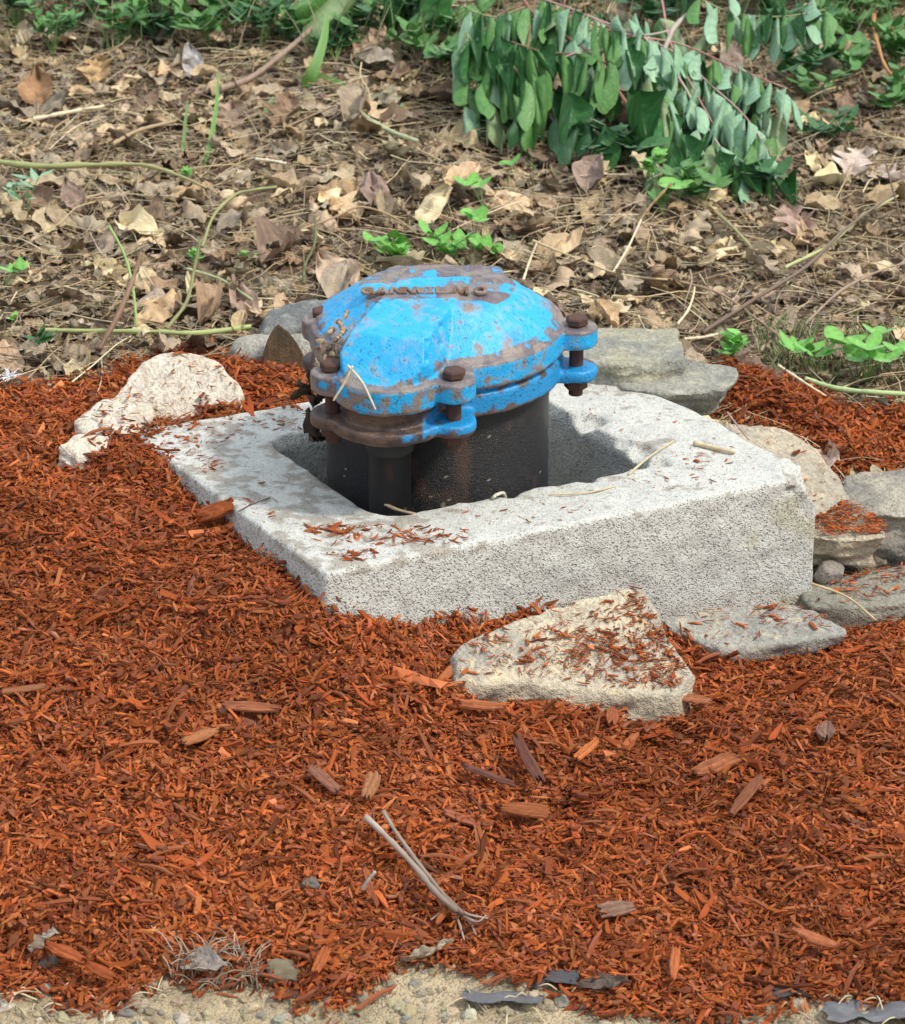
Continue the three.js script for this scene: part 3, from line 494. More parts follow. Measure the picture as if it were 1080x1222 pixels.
{
  const bed = new THREE.Group(); bed.name = numbered('mulch'); scene.add(bed); tag(bed, 'bed of shredded red brown wood mulch spread round the block', 'mulch', null, 'stuff');
  const R = rngOf(11), sets = [[], [], [], [], []], cl = [clump(1, 22, .021, .003, .017, .0010, .0046), clump(2, 20, .021, .003, .022, .0008, .0052), clump(3, 26, .021, .002, .013, .0007, .0040), clump(4, 16, .021, .004, .026, .0012, .0064), clump(5, 24, .021, .002, .016, .0008, .004)];
  let n = 0;
  for (let i = 0; i < 400000 && n < 32000; i++) {
    const x = lerp(-.95, .95, R()), z = lerp(-.5, .8, R());
    if (!mulchAt(x, z) || blocked(x, z, 0.002)) continue;
    const p = V(x, H(x, z), z); if (!onScreen(p, 330)) continue;
    n++; p.y += R() * 0.006 - 0.003; const s = 0.78 + 0.85 * R() * R();
    sets[n % 5].push(lie(p, NRM(x, z), R() * 6.28, (R() - .5) * .5, (R() - .5) * .5, s));
  }
  const RT = rngOf(12);
  sets.forEach((m, i) => scatter('shredded_wood', cl[i], chipMat, m, m.map((mm) => { const e = mm.elements, k = 0.95 + 0.28 * fbm(e[12] * 9, 1, e[14] * 9, 3) + 0.25 * (RT() - .5); return [k, k * (0.92 + 0.16 * RT()), k]; }), bed));
  // longer splinters lying loose over it
  const lg = [6, 7, 8].map((s) => shred(rngOf(s), 1, .24, .07, .9)), ms = [[], [], []], cs = [[], [], []];
  for (let i = 0, k = 0; i < 60000 && k < 4300; i++) {
    const x = lerp(-.95, .95, R()), z = lerp(-.5, .8, R()); if (!mulchAt(x, z) || blocked(x, z, 0.006)) continue;
    const p = V(x, H(x, z) + .006 + .003 * R(), z); if (!onScreen(p, 330)) continue; k++;
    const l = .014 + .032 * R() * R(); ms[k % 3].push(lie(p, NRM(x, z), R() * 6.28, (R() - .5) * .7, R() * 6.28, V(l, l * (.7 + .8 * R()), l * (.5 + .6 * R())))); cs[k % 3].push(vary(R, pick(R, [...MULCH, ...MULCH, [.24, .10, .06], [.13, .05, .03]]), .25));
  }
  ms.forEach((m, i) => scatter('splinter', lg[i], chipMat, m, cs[i], bed));
}
// scraps of mulch lying on the stones and the block
function scraps(name, label, n, seed, where, lmax = .014) {
  const R = rngOf(seed), gs = [];
  for (let i = 0; i < n; i++) {
    const w = where(R); if (!w) continue; const l = lerp(.003, lmax, R() ** 2.2), wd = l * (.10 + .34 * R() * R()), g = tint(shred(R, l, wd, wd * .35, .9), vary(R, pick(R, MULCH), .25));
    g.applyMatrix4(lie(w.p.clone().add(V(0, wd * .2 + (w.h ?? 0) * R(), 0)), w.n ?? V(0, 1, 0), R() * 6.28, (R() - .5) * .35, (R() - .5) * .6, 1)); gs.push(g);
  }
  tag(mesh(name, mergeGeometries(gs), chipMat), label, 'mulch', null, 'stuff');
}
const onSlab = (o, f, lift = .001) => (R) => { for (let k = 0; k < 60; k++) { const P = o.userData.poly, xs = P.map((p) => p.x), zs = P.map((p) => p.z), x = lerp(Math.min(...xs), Math.max(...xs), R()), z = lerp(Math.min(...zs), Math.max(...zs), R()); if (polySDF(x, z, P) < -.003 && R() < f(x, z)) return { p: V(x, o.userData.topAt(x, z) + lift, z), h: .002 }; } };
const blobs = (list) => (x, z) => { let s = 0; for (const [px, py, h, r, k] of list) { const c = atY(px, py, h); s = Math.max(s, k * Math.exp(-((x - c.x) ** 2 + ((z - c.z) * .55) ** 2) / (r * r))); } return s; };
scraps('mulch_scraps', 'red mulch scraps scattered over the broad flat rock in front', 1150, 21, onSlab(S.front, blobs([[775, 765, .06, .022, 1], [735, 775, .055, .018, .9], [690, 785, .05, .016, .7], [670, 750, .07, .012, .6], [720, 740, .072, .012, .5], [585, 765, .065, .014, .5], [640, 792, .05, .014, .5], [600, 800, .05, .05, .10], [760, 708, .08, .009, .9], [800, 800, .042, .014, .8], [700, 760, .06, .06, .12]]), .0015), .010);
scraps('mulch_scraps', 'red mulch scraps on the thin grey slab below the block corner', 130, 22, onSlab(S.front2, blobs([[930, 735, .028, .025, 1], [850, 742, .028, .01, .9], [890, 760, .024, .04, .25]]), .002), .012);
scraps('mulch_scraps', 'small heap of red mulch on top of the layered tan rock', 900, 23, onSlab(S.layer, blobs([[985, 605, .064, .035, 1], [1040, 625, .06, .03, .8], [960, 625, .06, .02, .3]]), .002), .011);
scraps('mulch_scraps', 'a few red mulch scraps on the sloping tan slab', 40, 24, onSlab(S.tan, () => 1), .01);
scraps('mulch_scraps', 'red mulch scraps in the crack on the lowest grey slab', 170, 25, onSlab(S.base, blobs([[1030, 690, .02, .03, 1], [1060, 684, .02, .03, 1]]), .002), .012);
const onBlock = (list) => (R) => { for (let k = 0; k < 80; k++) { const [px, py, rx, ry] = pick(R, list), a = R() * 6.28, q = Math.sqrt(R()), p = atY(px + Math.cos(a) * q * rx, py + Math.sin(a) * q * ry, TOP), [u, v] = world2block(p.x, p.z); if (u > .004 && u < .41 && v > .005 && v < .345 && !(u > .082 && u < .345 && v > .076 && v < .29)) return { p: p.add(V(0, .0006, 0)) }; } };
scraps('mulch_scraps', 'red mulch scraps along the front left corner of the block top', 230, 26, onBlock([[430, 640, 60, 14], [470, 640, 70, 14], [400, 632, 40, 8], [420, 662, 30, 8], [520, 640, 50, 10]]), .014);
scraps('mulch_scraps', 'red crumbs scattered on the left arm of the block top', 170, 27, onBlock([[225, 540, 35, 14], [250, 555, 20, 10], [230, 520, 60, 10], [280, 515, 70, 20], [330, 500, 50, 15], [300, 600, 60, 30]]), .009);
scraps('mulch_scraps', 'brown crumbs scattered on the right arm of the block top', 110, 28, onBlock([[780, 480, 90, 40], [800, 560, 80, 25], [720, 440, 30, 12], [640, 615, 90, 14], [860, 545, 60, 30]]), .008);
scraps('mulch_scraps', 'red mulch scraps clinging to the large white rock', 70, 29, onSlab(S.quartz, blobs([[215, 428, .155, .03, .6], [260, 440, .15, .02, .8], [170, 500, .115, .03, 1], [200, 470, .13, .02, .4]]), .002), .010);
scraps('mulch_scraps', 'red mulch scraps on the long low cream rock', 60, 30, onSlab(S.quartz2, () => .6, .002), .010);
// the wood chips one can tell apart
function chip(label, px, py, len, w, yaw, c, { y, tilt = 0, roll = 0, t = .45, seed = 1, lift = .010 } = {}) {
  const R = rngOf(seed * 77 + px), p = y === undefined ? ground(px, py) : atY(px, py, y); p.y += y === undefined ? lift + .007 : w * t * .5;
  const sc = scaleAt(p), q = chipGeo(R, t * .7); q.applyMatrix4(new THREE.Matrix4().makeScale(len * sc, w * sc, w * sc)); q.computeVertexNormals(); tint(q, c.map((v, k) => v * [.9, .82, .72][k]));
  const o = mesh('wood_chip', q, chipMat); o.applyMatrix4(lie(p, y === undefined ? NRM(p.x, p.z) : V(0, 1, 0), yaw, tilt, roll, 1)); return tag(o, label, 'wood chip', 'large wood chips in the mulch');
}
const PK = [.23, .11, .08], OR = [.46, .16, .06], BR = [.28, .10, .045], DK = [.13, .06, .05], RD = [.36, .10, .035];
chip('long dark purplish splinter lying crosswise above the forked twig', 630, 938, 78, 15, -1.1, DK, { seed: 1, lift: .014 });
chip('dark flat splinter pointing at the left end of the longer dark splinter', 585, 955, 78, 16, .22, DK, { seed: 2, lift: .012 });
chip('wide smooth orange brown chip below the two dark splinters', 626, 1000, 64, 26, .18, BR, { seed: 3, t: .35, lift: .014 });
chip('reddish chip standing at the upper end of the forked twig', 443, 968, 45, 18, 1.35, [.3, .15, .08], { seed: 4, tilt: .3, lift: .012 });
chip('pinkish brown chip sloping left of the forked twig', 388, 960, 55, 18, -.8, PK, { seed: 5, lift: .012 });
chip('long pale red chip in the lower right mulch', 972, 1155, 66, 18, -.55, [.38, .14, .07], { seed: 6, lift: .014 });
chip('flat grey brown chip in the lower middle mulch', 735, 1112, 46, 26, .3, [.24, .15, .12], { seed: 7, t: .25 });
chip('broad pale striped chip right of the centre of the mulch', 852, 938, 60, 28, .5, [.33, .13, .065], { seed: 8, t: .3 });
chip('long dark brown splinter in the right hand mulch', 890, 975, 75, 15, .95, [.24, .10, .06], { seed: 9 });
chip('grey chip standing in the mulch at the right', 984, 898, 36, 22, 1.4, [.22, .14, .12], { seed: 10 });
chip('thick red mulch chunk leaning on the left face of the block', 258, 637, 48, 24, .05, [.30, .09, .035], { seed: 11, t: .7, lift: .012 });
chip('pale grey brown chip under the flat front rock', 820, 862, 60, 18, -.15, [.32, .13, .07], { seed: 12, lift: .012 });
chip('reddish splinter below the flat front rock at the left', 575, 868, 60, 18, .1, [.4, .15, .07], { seed: 13 });
chip('brown splinter pointing up in the middle of the mulch', 730, 880, 40, 15, 1.5, [.28, .1, .05], { seed: 14 });
chip('small brown pointed chip on the left arm of the block top', 283, 577, 24, 9, -.3, [.30, .11, .06], { y: TOP, seed: 15, t: .5 });
chip('brown chip on the front edge of the block top', 562, 625, 30, 12, .2, [.26, .10, .06], { y: TOP + .002, seed: 16, t: .6 });
chip('dark red chip lying at the back of the left arm of the block top', 300, 515, 20, 7, -.1, [.25, .09, .05], { y: TOP, seed: 17, t: .5 });
chip('flat red chip beside the small pointed chip on the block', 245, 555, 34, 14, .5, [.36, .12, .06], { y: TOP + .001, seed: 18, t: .3 });
chip('long thin red chip at the bottom edge of the mulch', 528, 1118, 40, 10, 1.2, [.4, .13, .05], { seed: 19 });
chip('red brown chip hanging over the sandy edge below the twig', 384, 1180, 42, 15, 1.2, [.38, .12, .045], { seed: 20, lift: .014 });
chip('red chip lying on sand at the lower left edge', 80, 1172, 60, 18, -.5, [.34, .1, .04], { seed: 21, lift: .014 });
chip('second red chip on sand beside the lower left one', 122, 1190, 50, 16, -.6, [.32, .09, .035], { seed: 22, lift: .012 });
chip('upright splinter at the lower edge of the mulch', 804, 1180, 56, 12, 1.45, [.42, .14, .06], { seed: 23, lift: .012 });
chip('pale splinter in the mulch at the far left', 30, 848, 55, 12, .2, [.30, .14, .08], { seed: 24 });
chip('broad pale chip in the left mulch', 240, 905, 50, 20, .6, [.36, .16, .08], { seed: 25, t: .3 });
chip('long brown chip in the left mulch below the block corner', 300, 870, 70, 18, .1, [.3, .12, .07], { seed: 26 });
chip('orange red chip at the top right of the front mulch', 700, 920, 44, 12, .9, OR, { seed: 27 });
chip('reddish rectangular chip at the right of the wide smooth chip', 550, 1003, 50, 16, .2, [.32, .12, .08], { seed: 28 });
chip('long red splinter lying on the heap behind the tan slab', 985, 536, 45, 10, .1, RD, { seed: 29, lift: .012 });
chip('rough brown chip leaning on the black pipe in the hole', 402, 565, 46, 17, -1.0, [.26, .12, .075], { y: TOP + .002, seed: 30, tilt: -.5, t: .5 });
chip('red chip on the sloping tan slab', 912, 555, 22, 8, -.1, RD, { y: .1, seed: 31 });
chip('small dark brown knot on the sloping tan slab', 962, 563, 14, 11, .3, DK, { y: .092, seed: 32, t: .9 });

// ───────────────────────── leaf litter ─────────────────────────
const oakW = (t, s) => { const e = Math.pow(Math.sin(Math.PI * Math.min(1, t * .96 + .02)), .7), l = Math.cos(t * 22 + (s > 0 ? .6 : 0)); return .02 + .34 * e * (t < .12 ? .25 : 1) * (.72 + .38 * l); };
const ovalW = (t) => .015 + .27 * Math.pow(Math.sin(Math.PI * Math.pow(t, .8)), .9);
const shardW = (t, s) => .08 + .25 * Math.sin(Math.PI * t) * (.6 + .5 * h3(Math.round(t * 7), s > 0 ? 1 : 2, 3));
const DEAD = [[.50, .38, .23], [.42, .30, .17], [.30, .21, .12], [.60, .47, .29], [.39, .32, .23], [.50, .40, .28], [.20, .14, .09], [.66, .53, .33], [.43, .34, .23], [.30, .25, .18]];
const leafBump = tex(256, (u, v) => 0.5 * tnoise(u, v, 20, 41) + .4 * tnoise(u, v, 70, 42));
const deadMat = std({ roughness: 0.72, bumpMap: leafBump, bumpScale: 0.0012 });
const deadGeo = []; for (let i = 0; i < 9; i++) { const R = rngOf(500 + i); deadGeo.push(leafGeo({ w: [oakW, ovalW, shardW][i % 3], n: i % 3 === 0 ? 20 : 10, m: 6, fold: (R() - .3) * .7, roll: (R() - .4) * 1.1, bend: (R() - .5) * 1.8, wave: 1.1, twist: (R() - .5) * .9, seed: i + 3, c: [1, 1, 1], vein: [.82, .8, .78], spot: .25 })); }
const inGreenHole = (x, z) => mulchAt(x, z) || blocked(x, z, .01);
const behind = (R, zlo = -1.7, zhi = .02, m = 30) => { for (let k = 0; k < 200; k++) { const z = lerp(zlo, zhi, R()), x = lerp(-1.15, 1.15, R()); if (inGreenHole(x, z)) continue; const p = V(x, H(x, z), z); if (onScreen(p, m)) return p; } return V(0, H(0, -1.2), -1.2); };
{
  const lit = new THREE.Group(); lit.name = numbered('leaf_litter'); scene.add(lit); tag(lit, 'deep litter of broken brown leaves and straw behind the block', 'leaf litter', null, 'stuff');
  const R = rngOf(31);
  for (let gI = 0; gI < 9; gI++) { const ms = [], cs = []; for (let i = 0; i < 4300; i++) { const p = behind(R, -1.75, .02, 320), s = lerp(.006, .026, R() * R()); p.y += R() * .008 - .001; ms.push(lie(p, NRM(p.x, p.z), R() * 6.28, (R() - .5) * .9, (R() - .5) * .9 - Math.PI / 2 + (R() < .5 ? Math.PI : 0), s)); cs.push(vary(R, pick(R, DEAD), .3)); } scatter('leaf_scraps', deadGeo[gI], deadMat, ms, cs, lit); }
  for (let gI = 0; gI < 9; gI++) { const ms = [], cs = []; for (let i = 0; i < 120; i++) { const p = behind(R, -1.75, .02, 320), s = lerp(.03, .06, R()); p.y += .004 + R() * .008; ms.push(lie(p, NRM(p.x, p.z), R() * 6.28, (R() - .5) * .9, (R() - .5) * .8 - Math.PI / 2 + (R() < .5 ? Math.PI : 0), s)); cs.push(vary(R, pick(R, DEAD), .3)); } scatter('small_leaves', deadGeo[gI], deadMat, ms, cs, lit); }
  const STRAW = [[.60, .48, .28], [.50, .38, .21], [.40, .30, .18], [.28, .20, .12], [.68, .58, .38], [.38, .31, .22]], gS = [0, 1, 2, 3].map((k) => { const q = rngOf(60 + k); return stalk([V(-.5, 0, 0), V(-.2, .06 * q(), .14 * (q() - .5)), V(.15, .08 * q(), .14 * (q() - .5)), V(.5, .02, .1 * (q() - .5))], .009, .005, 4, 6); });
  gS.forEach((g) => { const ms = [], cs = []; for (let i = 0; i < 3300; i++) { const p = behind(R, -1.75, 0, 320), l = lerp(.02, .12, R() * R()); p.y += .004 + R() * .012; ms.push(lie(p, NRM(p.x, p.z), R() * 6.28, (R() - .5) * .35, R() * 6.28, V(l, l * .9, l * .9))); cs.push(vary(R, pick(R, STRAW), .2)); } scatter('straw', g, std({ roughness: .7 }), ms, cs, lit); });
}
// the dead leaves one can tell apart; the rest of the larger ones share a label with their group
const deadMats = DEAD.map((c) => std({ roughness: .72, bumpMap: leafBump, bumpScale: .0012, color: new THREE.Color().setRGB(...c) }));
const taken = new Set();
function wordOf(px, py, ci, i) {
  const word = ['tan', 'brown', 'dark brown', 'pale tan', 'greyish brown', 'light greyish brown', 'very dark brown', 'straw coloured', 'dull brown', 'dark grey brown'][ci] + ' ' + ['lobed', 'oval', 'torn'][i % 3];
  const where = py < 90 ? 'near the top edge' : py < 190 ? 'high in the litter' : py < 290 ? 'low in the litter' : 'close behind the stones', col = px < 180 ? 'far left' : px < 400 ? 'left of the cap' : px < 640 ? 'behind the cap' : px < 860 ? 'right of the cap' : 'far right';
  return word + ' dead leaf ' + where + ', ' + col;
}
{
  const R = rngOf(77);
  for (let i = 0; i < 230; i++) {
    const p = behind(R, -1.6, -.02, -10), s = lerp(.026, .052, R() * R()); p.y += .009 + R() * .008;
    const o = new THREE.Mesh(deadGeo[i % 9], deadMats[Math.floor(R() * 10)]); o.name = numbered('dead_leaf'); o.castShadow = o.receiveShadow = true;
    o.applyMatrix4(lie(p, NRM(p.x, p.z), R() * 6.28, (R() - .5) * .6, (R() - .5) * .6 - Math.PI / 2 + (R() < .5 ? Math.PI : 0), s)); scene.add(o);
    const d = p.clone().sub(CAM), zz = d.dot(FW), px = PW / 2 + FPX * d.x / zz, py = PH / 2 - FPX * d.dot(UP) / zz, ci = deadMats.indexOf(o.material);
    for (let k = 0; k < 10; k++) { const L = wordOf(px, py, deadMats.indexOf(o.material), i); if (!taken.has(L)) break; o.material = deadMats[(deadMats.indexOf(o.material) + 1) % 10]; }
    const L = wordOf(px, py, deadMats.indexOf(o.material), i); if (taken.has(L)) { scene.remove(o); continue; } taken.add(L); tag(o, L, 'dead leaf', 'dead leaves in the litter');
  }
}
function bigLeaf(label, bx, by, tx, ty, kind, c, { up = .02, lean = 0, wid = 1, seed = 1, fold = .2, roll = .3, bend = .4 } = {}) {
  const g = leafGeo({ w: { oak: oakW, oval: ovalW, shard: shardW, long: (t) => .015 + .13 * Math.sin(Math.PI * Math.pow(t, .8)) }[kind], n: 24, m: 8, fold, roll, bend, wave: .9, twist: .2, seed, c, vein: c.map((v) => v * .78), spot: .3 });
  const a = ground(bx, by), b = ground(tx, ty); a.y += .008; b.y += up; const y = b.clone().sub(a), L = Math.min(y.length(), kind === 'long' ? .085 : .062); y.normalize();
  let z = V(0, 1, .35).applyAxisAngle(y, lean); z.addScaledVector(y, -z.dot(y)).normalize(); const x = new THREE.Vector3().crossVectors(y, z);
  const o = mesh('dead_leaf', g, std({ roughness: .72, bumpMap: leafBump, bumpScale: .001 })); o.applyMatrix4(new THREE.Matrix4().makeBasis(x, y, z).scale(V(L * wid, L, L)).setPosition(a)); return tag(o, label, 'dead leaf', 'distinct dead leaves');
}
bigLeaf('yellow tan curled leaf in the upper left litter', 112, 112, 128, 76, 'oak', [.50, .33, .15], { up: .02, seed: 2 });
bigLeaf('rusty brown leaf standing at the left, below the yellow one', 42, 140, 52, 116, 'oval', [.34, .19, .09], { up: .03, wid: 1.2, seed: 3 });
bigLeaf('small silvery grey leaf upright in the upper left litter', 234, 106, 228, 90, 'oval', [.40, .38, .36], { up: .03, wid: .8, seed: 4, roll: .1 });
bigLeaf('large brown lobed oak leaf left of the thick fallen branch', 268, 168, 286, 138, 'oak', [.36, .25, .17], { up: .015, seed: 5 });
bigLeaf('brown oak leaf folded beside the thick fallen branch', 325, 165, 362, 130, 'oak', [.28, .18, .11], { up: .02, seed: 6 });
bigLeaf('pale torn leaf curled on edge above the middle of the litter', 416, 166, 438, 142, 'shard', [.42, .34, .25], { up: .03, seed: 7, roll: .8, fold: .6 });
bigLeaf('grey brown oval leaf standing upright behind the cap', 452, 262, 442, 236, 'oval', [.30, .21, .165], { up: .03, wid: .9, seed: 8, roll: .1, bend: .1 });
bigLeaf('long mauve brown leaf leaning behind the white rock', 298, 398, 280, 330, 'long', [.36, .25, .19], { up: .012, wid: 1.1, seed: 9, roll: .5 });
bigLeaf('large tan curled leaf behind the white rock', 240, 398, 292, 356, 'oval', [.44, .31, .2], { up: .012, wid: .8, seed: 10, roll: 1.2, fold: .5 });
bigLeaf('light tan flat leaf between the green stem and the white rock', 165, 395, 232, 372, 'shard', [.58, .40, .22], { up: .01, wid: 1.1, seed: 11, roll: .1 });
bigLeaf('pale buff leaf lying just behind the left of the blue cap', 420, 360, 370, 322, 'oval', [.54, .40, .28], { up: .02, wid: 1.2, seed: 12 });
bigLeaf('woolly brown lump of a leaf left of the blue cap', 312, 325, 382, 300, 'oval', [.26, .18, .13], { up: .02, wid: 1.2, seed: 13, roll: 1.4 });
bigLeaf('broad tan oak leaf on the right, under the drooping leaflets', 992, 292, 905, 318, 'oak', [.54, .38, .23], { up: .015, seed: 14, bend: .1 });
bigLeaf('pinkish oak leaf lying behind the broad tan oak leaf', 960, 300, 925, 262, 'oak', [.42, .29, .23], { up: .02, seed: 15 });
bigLeaf('dark reddish brown leaf under the tips of the drooping leaflets', 985, 160, 915, 196, 'oak', [.25, .14, .10], { up: .02, wid: 1.3, seed: 16 });
bigLeaf('whitish oak leaf near the right edge', 1008, 222, 1040, 196, 'oak', [.62, .50, .42], { up: .012, seed: 17, wid: 1.2 });
bigLeaf('second whitish leaf at the right edge beside the first', 1035, 216, 1078, 236, 'oak', [.58, .46, .39], { up: .012, seed: 18, wid: .9 });
bigLeaf('grey brown leaf curled below the wilted shrub', 696, 236, 722, 222, 'oval', [.34, .25, .2], { up: .03, seed: 19, wid: 1.5, roll: .7 });
bigLeaf('two tone tan leaf in the litter above the blue cap', 640, 318, 700, 300, 'long', [.50, .36, .21], { up: .012, seed: 20, wid: 1.8 });
bigLeaf('brown curled leaf at the left edge below the green stem', 55, 262, 38, 250, 'oval', [.27, .18, .12], { up: .02, seed: 21, wid: 1.6, roll: 1 });
bigLeaf('mauve brown leaf standing at the left under the long green stem', 94, 264, 82, 244, 'oval', [.31, .22, .17], { up: .02, seed: 22, wid: .9 });
bigLeaf('brown lobed leaf in the upper middle litter', 420, 80, 470, 62, 'oak', [.36, .24, .16], { up: .02, seed: 23 });
bigLeaf('dry tan leaf fallen into the hole in front of the pipe', 498, 606, 560, 594, 'shard', [.40, .28, .16], { up: .01, seed: 24 });
{ const o = scene.children[scene.children.length - 1]; o.matrix.identity(); const a = atY(500, 610, .088), b = atY(566, 594, .10), y = b.clone().sub(a), L = y.length(); y.normalize(); let z = V(0, .6, .8); z.addScaledVector(y, -z.dot(y)).normalize(); new THREE.Matrix4().makeBasis(new THREE.Vector3().crossVectors(y, z), y, z).scale(V(L, L, L)).setPosition(a).decompose(o.position, o.quaternion, o.scale); }
// ───────────────────────── the bark shard behind the block ─────────────────────────
{
  const s = new THREE.Shape(); s.moveTo(-.018, -.02); s.lineTo(-.016, .006); s.quadraticCurveTo(-.012, .026, -.003, .034); s.quadraticCurveTo(.012, .024, .02, .002); s.lineTo(.022, -.02);
  const g = boxUV(new THREE.ExtrudeGeometry(s, { depth: .004, bevelSize: .0012, bevelThickness: .0012, bevelSegments: 2, curveSegments: 10 })); const P = g.attributes.position, C = new Float32Array(P.count * 3);
  for (let i = 0; i < P.count; i++) { const k = fbm(P.getX(i) * 260, P.getY(i) * 40, 1, 3); C.set(mix([.13, .075, .035], [.07, .055, .028], smoothstep(k, -.3, .3)), i * 3); }
  const barkTex = tex(256, (u, v) => { const k = .55 * tnoise(u, v * .25, 40, 51) + .45 * tnoise(u, v, 64, 52); return [.62 + .5 * (k - .5), .58 + .55 * (k - .5), .5 + .5 * (k - .5)]; }); barkTex.repeat.set(12, 12);
  g.setAttribute('color', new THREE.BufferAttribute(C, 3)); const p = atY(336, 436, .125), o = mesh('bark_shard', g, std({ roughness: .85, map: barkTex, bumpMap: barkTex, bumpScale: .002 })); o.position.copy(p); o.rotation.set(-.25, .3, 0); tag(o, 'upright brown pointed shard of bark in the mulch left of the cap', 'bark');
}

// ───────────────────────── living plants ─────────────────────────
const GREEN = { dark: [.036, .135, .036], mid: [.085, .23, .05], bright: [.16, .42, .07], pale: [.24, .42, .26], dull: [.22, .31, .14], deep: [.026, .095, .03] };
const leafMat = std({ roughness: .45, bumpMap: leafBump, bumpScale: .0008 });
const thinMat = new THREE.MeshPhysicalMaterial({ vertexColors: true, side: THREE.DoubleSide, roughness: .6, transmission: .3, thickness: 0 });
const stemMat = std({ roughness: .6 });
const blade = (t) => .02 + .48 * Math.pow(Math.sin(Math.PI * Math.pow(t, .75)), .85), round = (t) => .03 + .47 * Math.sqrt(Math.max(0, Math.sin(Math.PI * Math.pow(t, .9)))), strap = (t) => .5 * Math.pow(1 - t, .5) * Math.min(1, .4 + t * 4) + .01;
const scl = (c, k) => c.map((v) => v * k);
const hangGeo = {};
for (const k of ['dark', 'mid', 'pale', 'dull', 'bright', 'deep']) hangGeo[k] = [0, 1, 2].map((i) => leafGeo({ w: blade, n: 16, m: 8, fold: k === 'pale' ? -1.2 : k === 'dark' ? .3 : -.7, roll: k === 'dark' ? 1.3 : -.6, bend: [.7, -.5, 1.2][i], wave: .55, twist: [.7, -.6, .2][i], seed: 40 + i, c: GREEN[k], vein: scl(GREEN[k], k === 'dark' ? 1.5 : .82), spot: .12 }));
// a leaf hung between two places, seen `width` pixels wide, its face turned by yaw
function hang(parent, bx, by, tx, ty, width, kind, z, R, dz = .02, mat = leafMat) {
  const a = atZ(bx, by, z), b = atZ(tx, ty, z + dz), y = b.clone().sub(a), L = y.length(), sc = scaleAt(a); y.normalize();
  let n = CAM.clone().sub(a).normalize().applyAxisAngle(y, (R() - .5) * 2.2); n.addScaledVector(y, -n.dot(y)).normalize();
  const o = new THREE.Mesh(pick(R, hangGeo[kind]), mat); o.name = 'leaf'; o.castShadow = o.receiveShadow = true;
  o.applyMatrix4(new THREE.Matrix4().makeBasis(new THREE.Vector3().crossVectors(y, n), y, n).scale(V(width * sc * (width > 40 ? .95 : 1.25), L * 1.08, width * sc * 1.1)).setPosition(a)); parent.add(o);
}
const wire = (parent, pts, r0, r1, c, c2 = c, name = 'stem') => mesh(name, stalk(pts, r0, r1, 6, 24, c, c2, .15), stemMat, parent);
